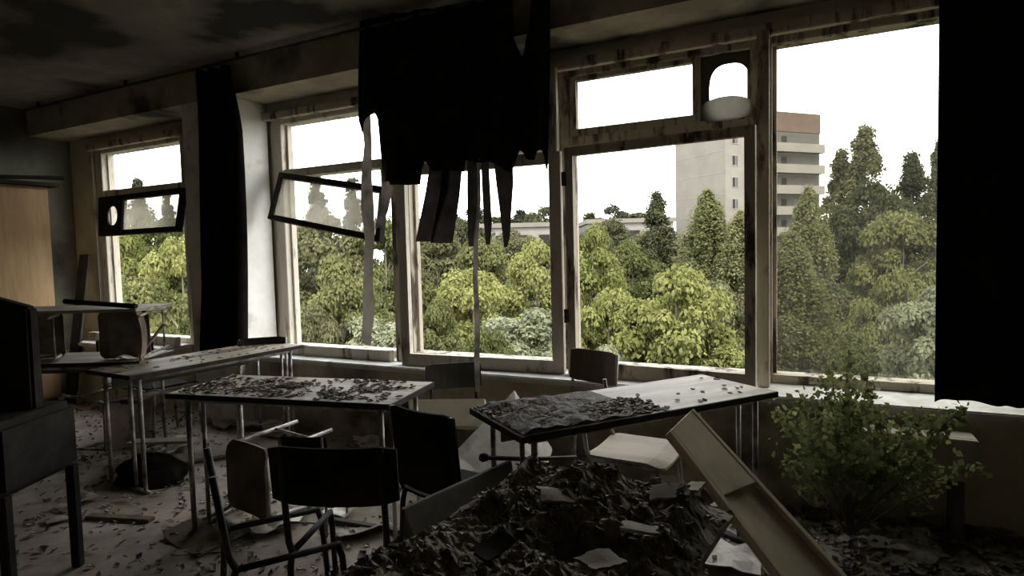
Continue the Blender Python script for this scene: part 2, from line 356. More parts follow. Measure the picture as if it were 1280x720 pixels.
# ---- top sashes hanging open in window 1 and window 2
def bilin(C4, s, t): return C4[0] * (1 - s) * (1 - t) + C4[1] * s * (1 - t) + C4[2] * s * t + C4[3] * (1 - s) * t
def hung_sash(parent, C4, bar, thick, mat, glass, split=None):
    """C4: top-left, top-right, bottom-right, bottom-left in space"""
    C4 = [np.array(c) for c in C4]; W_ = np.linalg.norm(C4[1] - C4[0]); H_ = np.linalg.norm(C4[3] - C4[0]); bs, bt = bar / W_, bar / H_
    n = np.cross(C4[1] - C4[0], C4[3] - C4[0]); n /= np.linalg.norm(n)
    if n.dot(C4[0] - CAM) < 0: n = -n
    m = MB()
    def q(s0, s1, t0, t1, mb=m, d0=0, d1=thick):
        a = [bilin(C4, s, t) + n * d0 for s, t in ((s0, t0), (s1, t0), (s1, t1), (s0, t1))]; mb.hexa(a, [p + n * (d1 - d0) for p in a])
    q(0, bs, 0, 1); q(1 - bs, 1, 0, 1); q(bs, 1 - bs, 0, bt); q(bs, 1 - bs, 1 - bt, 1)
    if split: q(split, split + bs * .7, bt, 1 - bt)
    o_ = m.build('top_sash', mat, parent)
    g_ = MB(); q(split or bs, 1 - bs, bt, 1 - bt, g_, thick * .45, thick * .55); g_.build('glass_pane', glass, o_)
    if split:
        org = bilin(C4, bs, 1 - bt) + n * thick * .4; ux = bilin(C4, split, 1 - bt) - bilin(C4, bs, 1 - bt); wd = np.linalg.norm(ux); ux /= wd
        uz = bilin(C4, bs, bt) - bilin(C4, bs, 1 - bt); ht = np.linalg.norm(uz); uz /= ht
        fan_panel(o_, org, ux, uz, wd, ht, (wd * .58, ht * .5, wd * .27, ht * .32), 'sash_dark', sq=.9)
    return o_
hung_sash(w1, [at_d(123, 247, 6.45), at_d(229, 234, 5.80), at_d(222, 289, 5.72), at_d(123, 295, 6.40)], .05, .05, 'sash_dark', 'glass_dirty', split=.28)
hung_sash(w2, [at_d(349, 215, 5.30), at_d(480, 233, 4.52), at_d(474, 302, 4.50), at_d(334, 273, 5.22)], .045, .05, 'sash_dark', 'glass_dirty')

# ------------------------------------------------------------------ curtains
def cloth(name, cols, y0, mat, rows=16, fold=.03, freq=38., parent=None, thick=.003, mean=0.0):
    """cols: list of (px, py_top, py_bottom) on the vertical plane y0; folds run down the cloth"""
    V = []; n = len(cols)
    for i, (px, pt, pb) in enumerate(cols):
        T = on_y(px, pt, y0); Bp = on_y(px, pb, y0)
        for j in range(rows):
            t = j / (rows - 1); P = T * (1 - t) + Bp * t
            ph = T[0] * freq
            P = P + np.array([.012 * math.sin(ph * .7 + 2 * t), fold * (math.sin(ph) + .5 * math.sin(ph * 2.3 + t * 3)) * (.6 + .4 * t), 0]); V.append(P)
    F = [(i * rows + j, (i + 1) * rows + j, (i + 1) * rows + j + 1, i * rows + j + 1) for i in range(n - 1) for j in range(rows - 1)]
    o_ = MB().add(V, F).build(name, mat, parent, smooth=True)
    md_ = o_.modifiers.new('thick', 'SOLIDIFY'); md_.thickness = thick; md_.offset = 0
    return o_
def ribbon(name, pts, y0, mat, parent=None, seed=1, curl=.015):
    """pts: (px, py, width in px)"""
    V = []; rr = random.Random(seed)
    for k, (px, py, wd) in enumerate(pts):
        for j in range(4):
            P = on_y(px + (j / 3 - .5) * wd, py, y0); P = P + np.array([0, curl * math.sin(j * 1.1 + k * .5 + seed), 0]); V.append(P)
    F = [(k * 4 + j, k * 4 + j + 1, (k + 1) * 4 + j + 1, (k + 1) * 4 + j) for k in range(len(pts) - 1) for j in range(3)]
    return MB().add(V, F).build(name, mat, parent, smooth=True)
def interp(tbl, x):
    for (a, p), (b, q) in zip(tbl, tbl[1:]):
        if a <= x <= b: return p + (q - p) * (x - a) / max(1e-6, b - a)
    return tbl[-1][1]
YC = 3.40
prof = [(448, 150), (453, 168), (459, 150), (467, 140), (471, 150), (474, 205), (479, 228), (489, 226), (490, 231), (528, 231), (529, 214),
        (532, 200), (535, 206), (541, 212), (578, 214), (580, 206), (585, 200), (601, 204), (609, 202), (617, 206), (641, 216),
        (645, 200), (650, 187), (654, 190), (657, 199), (668, 201), (671, 190), (675, 187), (679, 197), (681, 212), (685, 210)]
top = [(448, 24), (500, 16), (600, 2), (640, -6), (641, 48), (652, 70), (656, 66), (664, 34), (667, -8), (685, -12)]
cols = [(x, interp(top, x), interp(prof, x)) for x in np.arange(448, 685.1, 1.25)]
tc_ = cloth('curtain', cols, YC, 'curtain_black', fold=.018, freq=30)
tag(tc_, 'black curtain torn into ragged strips, hanging before the middle windows', 'curtain')
ribbon('torn_strip', [(457, 140, 15), (460, 180, 13), (458, 220, 16), (459, 260, 18), (462, 300, 12), (460, 345, 10), (461, 390, 12), (458, 420, 9), (460, 431, 5)], YC + .01, 'curtain_grey', tc_, 1)
ribbon('torn_strip', [(480, 200, 14), (484, 235, 16), (479, 262, 13), (473, 285, 7)], YC + .01, 'curtain_grey', tc_, 2)
ribbon('torn_strip', [(550, 205, 26), (546, 240, 27), (536, 280, 22), (531, 302, 20)], YC + .01, 'curtain_brown', tc_, 3)
ribbon('torn_strip', [(566, 205, 22), (562, 245, 22), (556, 280, 24), (552, 304, 26)], YC + .015, 'curtain_brown', tc_, 4)
ribbon('torn_strip', [(591, 195, 11), (591, 240, 12), (590, 290, 10), (589, 308, 7)], YC + .01, 'curtain_brown', tc_, 5)
ribbon('torn_strip', [(606, 198, 9), (608, 240, 11), (610, 280, 12), (610, 306, 8)], YC + .01, 'curtain_brown', tc_, 6)
ribbon('torn_strip', [(629, 200, 26), (631, 230, 24), (632, 265, 17), (633, 295, 11), (632, 309, 5)], YC + .01, 'curtain_brown', tc_, 7)
ribbon('torn_strip', [(598, 198, 5), (599, 250, 5), (595, 300, 6), (594, 350, 6), (597, 400, 6), (596, 445, 6), (597, 490, 5)], YC - .01, 'curtain_grey', tc_, 8, .006)
# curtain bunched in front of the pier
lc = [(244 + 60 * k / 44, 92 - 9 * k / 44, 452 + 6 * math.sin(k * .8)) for k in range(45)]
V = []; rows = 24
for i in range(45):
    s = i / 44
    for j in range(rows):
        t = j / (rows - 1); py = 92 - 10 * s + (455 - 92 + 10 * s) * t
        xl = 244 + 6 * t; xr = 288 + 10 * min(1, t * 5) + 12 * t
        P = on_y(xl + (xr - xl) * s, py, 3.37)
        P[1] += .05 * math.sin(s * 19 + .6 * math.sin(t * 4)) + .02 * math.sin(s * 43 + t * 2); V.append(P)
lcur = MB().add(V, [(i * rows + j, (i + 1) * rows + j, (i + 1) * rows + j + 1, i * rows + j + 1) for i in range(44) for j in range(rows - 1)]).build('curtain', 'curtain_brown', smooth=True)
md = lcur.modifiers.new('thick', 'SOLIDIFY'); md.thickness = .004
tag(lcur, 'long dark curtain bunched into folds against the white pier', 'curtain')
rc = [(x, -60, 500 + (x - 1178) * .10 + 2 * math.sin(x * .05)) for x in np.arange(1171, 1420, 3.)]
rcur = cloth('curtain', rc, 3.42, 'curtain_black', fold=.035, freq=26)
tag(rcur, 'full black curtain covering the end of the window bank', 'curtain')
rail = MB().tube([(-7.3, 3.4, 3.0), (3.3, 3.4, 3.0)], .012).build('curtain_rail', 'tube_dark')
for xx in np.arange(-7, 3.3, 1.45): MB().box(xx - .012, xx + .012, 3.39, 3.41, 3.0, 3.06).build('rail_bracket', 'tube_dark', rail)
tag(rail, 'thin dark curtain rail fixed under the ceiling by the beam', 'curtain rail')

# ------------------------------------------------------------------ furniture builders
def desk(name, label, L=1.29, W=.49, H=.75, group=None, top_mat='desk_top'):
    """school desk, origin at the floor under the near-left corner; x along the length"""
    d = empty(name, (0, 0, 0), label, 'desk', group)
    t_ = MB().box(0, L, 0, W, H - .022, H).build('table_top', top_mat, d, .004)
    e = MB()
    e.box(-.004, L + .004, -.004, 0, H - .026, H - .001); e.box(-.004, L + .004, W, W + .004, H - .026, H - .001)
    e.box(-.004, 0, 0, W, H - .026, H - .001); e.box(L, L + .004, 0, W, H - .026, H - .001)
    e.build('edge_band', 'desk_edge', t_)
    f = MB()
    for y in (.06, W - .06): f.tube([(.06, y, H - .042), (L - .06, y, H - .042)], .013)
    for x in (.08, L - .08): f.tube([(x, .05, H - .042), (x, W - .05, H - .042)], .013)
    f.build('under_frame', 'tube_metal', d, smooth=True)
    MB().box(.10, L - .10, W - .10, W - .088, H - .14, H - .045).build('modesty_panel', 'board_dark', d)
    for x in (.08, L - .08):
        MB().tube([(x, .055, H - .04), (x, .055, .012)], .013).build('leg', 'tube_metal', d, smooth=True)
        MB().tube([(x, .155, H - .04), (x, .155, .012)], .011).build('leg', 'tube_metal', d, smooth=True)
        MB().tube([(x, W - .055, H - .04), (x, W - .055, .012)], .013).build('leg', 'tube_metal', d, smooth=True)
        MB().tube([(x, .02, .013), (x, W - .02, .013)], .013).build('foot_bar', 'tube_metal', d, smooth=True)
    return d
def curved_panel(wd, ht, th, bow, n=8):
    """plywood panel in xz, bowed along y, centre at origin, rounded corners"""
    V = []; rows = 5
    for k in range(2):
        for i in range(n + 1):
            x = (i / n - .5) * wd; y = bow * (1 - (2 * i / n - 1) ** 2) + k * th
            hh = ht / 2 - .012 * max(0, abs(2 * i / n - 1) - .78) / .22
            for j in range(rows): V.append((x, y, (j / (rows - 1) * 2 - 1) * hh))
    M_ = (n + 1) * rows; F = []
    for i in range(n):
        for j in range(rows - 1):
            a = i * rows + j; F += [(a, a + rows, a + rows + 1, a + 1), (M_ + a, M_ + a + 1, M_ + a + rows + 1, M_ + a + rows)]
        for j in (0, rows - 1):
            a = i * rows + j; F.append((a, a + rows, M_ + a + rows, M_ + a))
    for i in (0, n):
        for j in range(rows - 1):
            a = i * rows + j; F.append((a, a + 1, M_ + a + 1, M_ + a))
    return MB().add(V, F)
def chair(name, label, seat_mat='ply_brown', back_mat='ply_brown', tube='tube_metal', group=None, parts=('seat', 'back'), bw=.40, bh=.19, sc=1.0):
    """school chair, origin on the floor at its centre; sitter faces -y, backrest at +y"""
    c = empty(name, (0, 0, 0), label, 'chair', group)
    R_ = .0115
    if 'seat' in parts:
        m = MB(); n = 10; V = []
        for k in range(2):
            for i in range(n + 1):
                for j in range(n + 1):
                    x = (i / n - .5) * .39; y = (j / n - .5) * .38; z = .44 - .012 * math.sin(math.pi * i / n) - (.02 * max(0, .2 - j / n) / .2) + k * .012
                    if i in (0, n) and j in (0, n): x *= .92; y *= .92
                    V.append((x, y, z))
        M_ = (n + 1) ** 2; F = []
        for i in range(n):
            for j in range(n):
                a = i * (n + 1) + j; F += [(a, a + 1, a + n + 2, a + n + 1), (M_ + a, M_ + a + n + 1, M_ + a + n + 2, M_ + a + 1)]
            for j in (0, n):
                a = i * (n + 1) + j; F.append((a, a + n + 1, M_ + a + n + 1, M_ + a))
                b_ = j * (n + 1) + i; F.append((b_, b_ + 1, M_ + b_ + 1, M_ + b_))
        m.add(V, F).build('seat', seat_mat, c)
    for s in (-1, 1):
        x = s * .17
        MB().tube([(x, -.15, .43), (x, -.165, .38), (x, -.19, .012)], R_).build('leg', tube, c, smooth=True)
        MB().tube([(x, .17, .43), (x, .185, .38), (x, .21, .012)], R_).build('leg', tube, c, smooth=True)
        MB().tube([(x, -.15, .425), (x, .17, .425)], R_).build('side_rail', tube, c, smooth=True)
        MB().tube([(x, .17, .425), (x, .19, .47), (x, .225, .80 if 'back' in parts else .74)], R_).build('back_post', tube, c, smooth=True)
    MB().tube([(-.17, -.18, .16), (.17, -.18, .16)], .009).build('stretcher', tube, c, smooth=True)
    MB().tube([(-.17, .205, .12), (.17, .205, .12)], .009).build('stretcher', tube, c, smooth=True)
    if 'back' in parts:
        b_ = curved_panel(bw, bh, .010, .03).build('backrest', back_mat, c)
        b_.location = (0, .205 - .012, .80 - bh / 2 + .01); b_.rotation_euler = (-.10, 0, 0)
    return c
def place(o, x, y, rz=0.0, z=0.0, rx=0.0, ry=0.0):
    o.location = (x, y, z); o.rotation_euler = (rx, ry, rz); return o
def cam_yaw(deg=0.0): return math.atan2(FW[0], -FW[1]) * 0 + math.atan2(-FW[0], FW[1]) + math.radians(deg)   # +y of the thing looks along the view

# ---- the three upright desks
d_r = place(desk('school_desk', 'desk heaped with dark flakes at one end, beige board leaning on its edge', L=1.332, W=.483), -.968, 1.957, .9326)
d_m = place(desk('school_desk', 'desk scattered with peeled flakes, black-backed chair pushed up to it', L=1.263, W=.485), -2.971, 1.929, .191)
d_l = place(desk('school_desk', 'bare grey desk pointing at the white pier, its top almost clean', L=1.289, W=.496), -3.642, 2.152, 1.52)

# ---- flakes lying on desks
def flakes_on(o_desk, name, label, L, W, n, dens, size, seed, H=.75):
    rng = np.random.default_rng(seed); P = []
    while len(P) < n:
        x, y = rng.uniform(.02, L - .02), rng.uniform(.02, W - .02)
        if rng.uniform() < dens(x / L, y / W): P.append((x, y, H + .003 + rng.uniform(0, .005)))
    P = np.array(P); Nn = unit(np.stack([rng.normal(0, .14, n), rng.normal(0, .14, n), np.ones(n)], 1))
    V, F = leaf_cards(P, Nn, size, 1.5, rng)
    V[:, 2] = np.maximum(V[:, 2], H + .001)
    # give each flake a body: offset copy underneath
    n4 = len(V); V2 = np.concatenate([V, V - np.array([0, 0, .004])]); V2[:, 2] = np.maximum(V2[:, 2], H - .001)
    S = []
    for k in range(4): S.append(np.stack([F[:, k], F[:, (k + 1) % 4], F[:, (k + 1) % 4] + n4, F[:, k] + n4], 1))
    o_ = from_np(name, V2, np.concatenate([F, F + n4] + S), 'flake')
    o_.location = o_desk.location; o_.rotation_euler = o_desk.rotation_euler
    return tag(o_, label, 'debris', kind='stuff')
def blot(seed):
    r_ = np.random.default_rng(seed); c = r_.uniform(0, 1, (12, 2)); return lambda u, v: max(math.exp(-((u - a) ** 2 / .006 + (v - b) ** 2 / .02)) for a, b in c)
bl = blot(3)
flakes_on(d_m, 'paint_flakes', 'dark peeled flakes scattered over the desk by the black-backed chair', 1.263, .485, 520, lambda u, v: .08 + .8 * bl(u, v), .024, 5)
flakes_on(d_l, 'paint_flakes', 'few specks of dirt on the bare grey desk by the pier', 1.289, .496, 60, lambda u, v: .3, .02, 6)
flakes_on(d_r, 'paint_flakes', 'dark flakes heaped at one end of the desk with the beige board', 1.332, .483, 1700,
          lambda u, v: 1.0 if u < .30 + .16 * math.sin(v * 5 + 1) else (.35 if u < .52 and v < .55 else .006), .022, 8)
# low crust under the heap on that desk
def mound(name, label, x0, x1, y0, y1, fn, mat, nx=50, ny=30, base=0.0, kind='stuff', cat='debris'):
    V = []; F = []
    for i in range(nx + 1):
        for j in range(ny + 1):
            u, v = i / nx, j / ny; V.append((x0 + (x1 - x0) * u, y0 + (y1 - y0) * v, base + fn(u, v)))
    F = [(i * (ny + 1) + j, (i + 1) * (ny + 1) + j, (i + 1) * (ny + 1) + j + 1, i * (ny + 1) + j + 1) for i in range(nx) for j in range(ny)]
    m = MB().add(V, F); rim = [i * (ny + 1) for i in range(nx + 1)] + [nx * (ny + 1) + j for j in range(1, ny + 1)] + \
        [i * (ny + 1) + ny for i in range(nx - 1, -1, -1)] + [j for j in range(ny - 1, 0, -1)]
    b0 = len(m.v)
    for k in rim: m.v.append((m.v[k][0], m.v[k][1], base - .002))
    for k in range(len(rim)):
        k2 = (k + 1) % len(rim); m.f.append((rim[k], rim[k2], b0 + k2, b0 + k))
    o_ = m.build(name, mat)
    return tag(o_, label, cat, kind=kind)
from mathutils import noise as mnoise
def hn(x, y, s, seed=0): return mnoise.fractal(Vector((x * s, y * s, seed)), 1.0, 2.0, 4)
cr = mound('dirt_crust', 'low black dirt crust under the flakes on the desk with the beige board', .01, .62, .01, .475,
           lambda u, v: max(0, .028 * (1 - u ** 2) * (.55 + .9 * hn(u, v, 5, 3))) * min(1, 6 * u + .3), 'crust', 44, 30, .75)
cr.location = d_r.location; cr.rotation_euler = d_r.rotation_euler

# ---- the desk buried under rubble, next to the camera
p_bl, p_br = on_z(668, 600, .75), on_z(893, 648, .75)
ax = p_br - p_bl; ax[2] = 0; rzh = math.atan2(ax[1], ax[0]); wid = np.linalg.norm(ax)
lf = on_z(545, 722, .75) - p_bl
d_h = desk('school_desk', 'desk buried under a heap of crumbling dark rubble', L=1.25, W=wid)
yaw = rzh - math.pi / 2
# local y axis (W) must run from left to right edge: x axis = towards the room from the near end
xdir = np.array([math.cos(rzh + math.pi / 2), math.sin(rzh + math.pi / 2), 0]); ydir = -np.array([math.cos(rzh), math.sin(rzh), 0])
org = p_br - xdir * 1.25; place(d_h, org[0], org[1], rzh + math.pi / 2)
def heap_h(u, v):
    e = min(1, 9 * (1 - u) + .25) * min(1, 7 * v + .2) * min(1, 7 * (1 - v) + .2)
    return max(.004, (.045 + .06 * hn(u * 1.25, v * .5, 3.2, 9) + (.035 * hn(u * 1.25, v * .5, 9, 4)) + .022 * abs(hn(u * 1.25, v * .5, 24, 2))) * e + .008 * e)
hp = mound('rubble_heap', 'thick heap of dark crumbled plaster and dirt burying one desk', -.0, 1.29, -.04, wid + .05, heap_h, 'debris_dark', 240, 110, .752)
hp.location = d_h.location; hp.rotation_euler = d_h.rotation_euler
def chips(name, label, n, fpos, size, seed, mat, obj_like, tilt=.4):
    rng = np.random.default_rng(seed); P = np.array([fpos(rng) for _ in range(n)])
    Nn = unit(np.stack([rng.normal(0, tilt, n), rng.normal(0, tilt, n), np.ones(n)], 1)); V, F = leaf_cards(P, Nn, size, 1.4, rng)
    V = V + rng.normal(0, size * .08, V.shape); n4 = len(V); V2 = np.concatenate([V, V - np.repeat(Nn, 4, 0) * size * .14])
    S = [np.stack([F[:, k], F[:, (k + 1) % 4], F[:, (k + 1) % 4] + n4, F[:, k] + n4], 1) for k in range(4)]
    o_ = from_np(name, V2, np.concatenate([F, F + n4] + S), mat)
    if obj_like: o_.location = obj_like.location; o_.rotation_euler = obj_like.rotation_euler
    return tag(o_, label, 'debris', kind='stuff')
def hp_pos(rng):
    u, v = rng.uniform(0, 1), rng.uniform(0, 1); return (u * 1.29, -.04 + v * (wid + .09), .752 + heap_h(u, v) + rng.uniform(-.004, .008))
chips('plaster_chips', 'thin broken chips strewn over the rubble heap burying one desk', 1000, hp_pos, .016, 21, 'flake', d_h)
def hp_side(rng):
    u, t = rng.uniform(.2, 1.0), rng.uniform(0, 1) ** 1.5; return (u * 1.27 + .02 * rng.normal(), -.02 - .02 * rng.uniform(), .76 - .22 * t * (.6 + .4 * math.sin(u * 23)))
def hp_end(rng):
    v, t = rng.uniform(0, 1), rng.uniform(0, 1) ** 1.5; return (1.27 + .02 * rng.uniform(), v * wid, .76 - .10 * t)
def local(o_, p): return np.array(o_.location) + xdir * p[0] + (-np.array([math.cos(rzh), math.sin(rzh), 0])) * 0 + np.array([math.cos(rzh + math.pi), math.sin(rzh + math.pi), 0]) * p[1] + np.array([0, 0, p[2]])
def crumple(name, label, cat, P, wd, ht, mat, seed, amp=.02, rz=0., tilt=(0., 0.), thick=.003, group=None, n=7):
    """a crumpled sheet resting at P"""
    rr = random.Random(seed); V = []; jag = [rr.uniform(.8, 1.0) for _ in range(4 * n)]
    for i in range(n + 1):
        for j in range(n + 1):
            x, y = (i / n - .5) * wd, (j / n - .5) * ht
            if i in (0, n): x *= jag[j]
            if j in (0, n): y *= jag[n + i]
            V.append((x, y, amp * (1.0 + mnoise.noise(Vector((x * 9, y * 9, seed * 3.7))) * 1.6)))
    mz = min(v[2] for v in V); V = [(a, b, c - mz) for a, b, c in V]
    o_ = MB().add(V, [(i * (n + 1) + j, (i + 1) * (n + 1) + j, (i + 1) * (n + 1) + j + 1, i * (n + 1) + j + 1) for i in range(n) for j in range(n)]).build(name, mat)
    md_ = o_.modifiers.new('thick', 'SOLIDIFY'); md_.thickness = thick; md_.offset = 1
    o_.location = P; o_.rotation_euler = (tilt[0], tilt[1], rz)
    return tag(o_, label, cat, group)
for (nm, lb, px, py, wd, ht, mt, sd) in (
        ('plaster_piece', 'flat tan slab of plaster low on the rubble heap', 752, 706, .085, .07, 'ply_brown', 1),
        ('plaster_piece', 'pale curled flake on the rubble heap by the beige board', 800, 665, .08, .04, 'paper_dull', 2),
        ('plaster_piece', 'crumpled pale scraps at the edge of the rubble heap', 838, 622, .10, .06, 'paper_dull', 3),
        ('plaster_piece', 'small pale scrap at the corner of the rubble heap', 868, 612, .06, .05, 'paper_dull', 4),
        ('plaster_piece', 'black charred lump sunk in the rubble heap', 617, 684, .09, .05, 'ply_black', 5),
        ('plaster_piece', 'dark curled sheet on top of the rubble heap', 700, 622, .12, .08, 'flake', 6)):
    P = on_z(px, py, .83); crumple(nm, lb, 'debris', P, wd, ht, mt, sd, .014, rnd.uniform(0, 3), (rnd.uniform(-.2, .2), rnd.uniform(-.2, .2)), .006)

# ---- chairs
chair0 = dict(tube='tube_dark')
def fchair(px, py_floor=None, d=None, deg=0.0, pos=None, **k):
    c = chair(**k)
    P = pos if pos is not None else (on_z(px, py_floor) if d is None else at_d(px, 400, d))
    place(c, P[0], P[1], cam_yaw(deg)); return c
# wide black backrest facing the camera
P = at_d(417, 595, 2.0)
c1 = chair('school_chair', 'chair with a plain black backrest, drawn up to the flake-strewn desk', 'ply_brown', 'ply_black', 'tube_dark', bw=.435, bh=.20, parts=('back',))
place(c1, P[0] + .2 * math.sin(cam_yaw(180 - 6)) , P[1] - .2 * math.cos(cam_yaw(180 - 6)), cam_yaw(180 - 6))
# bare frame without seat and back
PA_ = at_d(270, 640, 1.92)
c2 = chair('chair_frame', 'bare dark metal chair frame missing its seat and backrest', tube='tube_dark', parts=())
yw = cam_yaw(119); yd = np.array([-math.sin(yw), math.cos(yw), 0]); xd = np.array([math.cos(yw), math.sin(yw), 0])
xd = xd if xd.dot(FW) > 0 else -xd
P = PA_ - yd * .22 + xd * .17; place(c2, P[0], P[1], yw)
# black backrest beside the desk leg
P = at_d(532, 575, 2.45)
c3 = chair('school_chair', 'black chair standing between the flake-strewn desk and the white slab', 'ply_black', 'ply_black', 'tube_dark', bw=.37, bh=.34)
yw = cam_yaw(140); place(c3, P[0] + .2 * math.sin(yw), P[1] - .2 * math.cos(yw), yw)
# chair behind the bare desk at the pier
P = at_d(352, 418, 4.75)
c4 = chair('school_chair', 'chair with a small dark backrest beyond the bare desk by the pier', 'ply_brown', 'ply_black', bw=.34, bh=.13)
place(c4, P[0], P[1] - .2, cam_yaw(20))
# chair lying on its back, plywood seat upright
P = on_z(312, 652)
c5 = chair('school_chair', 'overturned chair lying on the floor, its brown plywood seat upright', 'ply_brown', 'ply_brown')
yw = cam_yaw(143); place(c5, P[0] + .44 * math.sin(yw), P[1] - .44 * math.cos(yw), yw, .235, math.radians(-90))
# small black back further in
P = at_d(393, 550, 3.2)
c6 = chair('school_chair', 'small low chair with a black backrest under the flake-strewn desk', 'ply_black', 'ply_black', bw=.40, bh=.13)
c6.scale = (.65,) * 3; place(c6, P[0], P[1], cam_yaw(172))
# chair with a pale seat under the far side of the right desk
P = on_z(795, 560, .45)
c7 = chair('school_chair', 'chair with a pale bolted seat and no backrest behind the rubble-topped desks', 'ply_tan', 'ply_tan', parts=('seat',))
place(c7, P[0], P[1], cam_yaw(60))
# grey-brown back against the sill
P = at_d(741, 470, 3.75)
c8 = chair('school_chair', 'chair whose grey-brown backrest stands up against the windowsill', 'ply_brown', 'ply_brown', bw=.36, bh=.20)
yw = cam_yaw(-48); place(c8, P[0] + .2 * math.sin(yw), P[1] - .2 * math.cos(yw), yw)
# dark back under the sill
P = at_d(588, 476, 4.0)
c9 = chair('school_chair', 'dark chair standing under the windowsill behind a pale yellow board', 'ply_black', 'board_dark', 'tube_dark', bw=.42, bh=.19)
c9.scale = (.87,) * 3; place(c9, P[0], P[1] - .18, cam_yaw(10))

# ---- boards
b1 = centre_origin(slab_px([(505, 499, 3.80), (606, 498, 3.62), (606, 534, 3.46), (505, 531, 3.64)], .03).build('loose_board', 'board_beige', bevel=.003))
tag(b1, 'pale yellow board lying crosswise under the window, dark chair behind it', 'board')
b2 = centre_origin(slab_px([(567, 566, 2.85), (643, 487, 3.2), (690, 560, 2.98), (664, 640, 2.60), (570, 640, 2.55)], .02).build('loose_board', 'board_white', bevel=.003))
tag(b2, 'dirty white slab leaning behind the desk leg', 'board')
b3 = centre_origin(slab_px([(505, 637, 1.85), (640, 576, 2.28), (650, 640, 2.30), (560, 790, 1.95), (505, 810, 1.85)], .02).build('loose_board', 'board_dark', bevel=.003))
tag(b3, 'dark grey panel with a pale upper edge standing beside the rubble heap', 'board')
# beige board leaning on the right desk, with raised rims and a stepped upper panel
T0, T1 = at_d(833, 543, 2.22), at_d(863, 514, 2.36)
E0, E1 = at_d(1075, 860, 1.86), at_d(1180, 860, 2.02)
ln = np.linalg.norm((E0 + E1) / 2 - (T0 + T1) / 2); dz = ((E0 + E1) / 2)[2]
lb_ = empty('leaning_board', tuple((E0 + E1) / 2), 'long beige board with raised rims leaning on the desk edge', 'board')
def lp(s, t): return T0 * (1 - s) * (1 - t) + T1 * s * (1 - t) + E1 * s * t + E0 * (1 - s) * t
nb = np.cross(T1 - T0, E0 - T0); nb /= np.linalg.norm(nb)
if nb.dot(T0 - CAM) > 0: nb = -nb                    # towards the camera
def lbox(nm, s0, s1, t0, t1, h0, h1, mt='board_beige'):
    a = [lp(s, t) + nb * h0 for s, t in ((s0, t0), (s1, t0), (s1, t1), (s0, t1))]; m = MB().hexa(a, [p + nb * (h1 - h0) for p in a])
    o_ = m.build(nm, mt, lb_, .002); o_.location = -np.array(lb_.location); return o_
lbox('back_panel', 0, 1, 0, 1, -.014, 0)
lbox('rim', 0, .09, .0, 1, 0, .022); lbox('rim', .91, 1, .0, 1, 0, .022)
lbox('upper_panel', .09, .91, 0, .29, 0, .020)

# ------------------------------------------------------------------ left end of the room
# tan wardrobe against the end wall
pr = on_x(72, 400, -6.95)
wy1 = pr[1]
wd = empty('wardrobe', (-7.2, wy1 - .6, 0), 'tall tan wooden wardrobe against the end wall', 'wardrobe')
def wbox(nm, x0, x1, y0, y1, z0, z1, mt, par=wd, bv=.004):
    o_ = MB().box(x0, x1, y0, y1, z0, z1).build(nm, mt, par, bv)
    if par is wd: o_.location = -Vector(wd.location)
    return o_
wbox('body', -7.43, -6.97, wy1 - 1.2, wy1, .06, 2.2, 'wardrobe_tan')
for k in range(2):
    dr = wbox('door', -6.97, -6.95, wy1 - 1.19 + .595 * k, wy1 - .01 - .595 * (1 - k), .09, 2.17, 'wardrobe_tan')
    wbox('handle', -6.95, -6.93, wy1 - .66 + .10 * k, wy1 - .64 + .10 * k, 1.05, 1.2, 'tube_dark', dr)
wbox('plinth', -7.42, -6.99, wy1 - 1.18, wy1 - .02, 0, .06, 'board_dark')
tb = MB(); tb.box(-7.35, -6.85, wy1 - 1.0, wy1 + .05, 2.2, 2.235)
tag(centre_origin(tb.build('loose_board', 'ply_black')), 'dark flat board lying on top of the tan wardrobe', 'board')
tb = MB().tube([(-7.2, wy1 - .9, 2.25), (-6.9, wy1 + .12, 2.30)], .02); tag(centre_origin(tb.build('wooden_stick', 'ply_black')), 'dark stick lying on the board on the tan wardrobe', 'stick')
# plank leaning in the corner
a = on_z(74, 452, .02); P0, P1 = at_d(84, 470, 6.2), at_d(105, 318, 6.6)
P0 = np.array([P0[0], P0[1], 0.0]); m = MB(); uu = unit(np.cross(P1 - P0, FW))
m.hexa([P0 - uu * .05, P0 + uu * .05, P1 + uu * .05, P1 - uu * .05], [p + FW * .03 for p in (P0 - uu * .05, P0 + uu * .05, P1 + uu * .05, P1 - uu * .05)])
tag(centre_origin(m.build('leaning_plank', 'sash_dark')), 'narrow dark plank leaning in the corner beside the wardrobe', 'plank')

# tall dark chair at the left edge
P = at_d(10, 520, 2.7)
tcx = empty('tall_chair', (P[0], P[1], 0), 'tall black chair with slanted solid back and thick padded seat', 'chair')
tcx.rotation_euler = (0, 0, cam_yaw(0))
def tbox(nm, pts_a, pts_b, mt): return MB().hexa(pts_a, pts_b).build(nm, mt, tcx, .012)
zt = lambda py: 1.42 - 2.7 * (py - 335) / FPX
xs = lambda px: (px - 10) * 2.7 / FPX
tbox('backrest', [(-.30, -.04, zt(515)), (xs(52), -.04, zt(515)), (xs(60), -.07, zt(386)), (xs(0), -.07, zt(368)), (-.30, -.07, zt(372))],
     [(-.30, .03, zt(515)), (xs(52), .03, zt(515)), (xs(60), -.01, zt(386)), (xs(0), -.01, zt(368)), (-.30, -.01, zt(372))], 'ply_black')
MB().box(-.32, xs(66), -.30, .16, zt(600), zt(513)).build('seat', 'ply_black', tcx, .03)
for sx_, sy_ in ((-.28, -.26), (-.28, .12), (xs(60), -.26), (xs(60), .12)):
    MB().box(sx_ - .02, sx_ + .02, sy_ - .02, sy_ + .02, 0, zt(597)).build('leg', 'ply_black', tcx, .004)

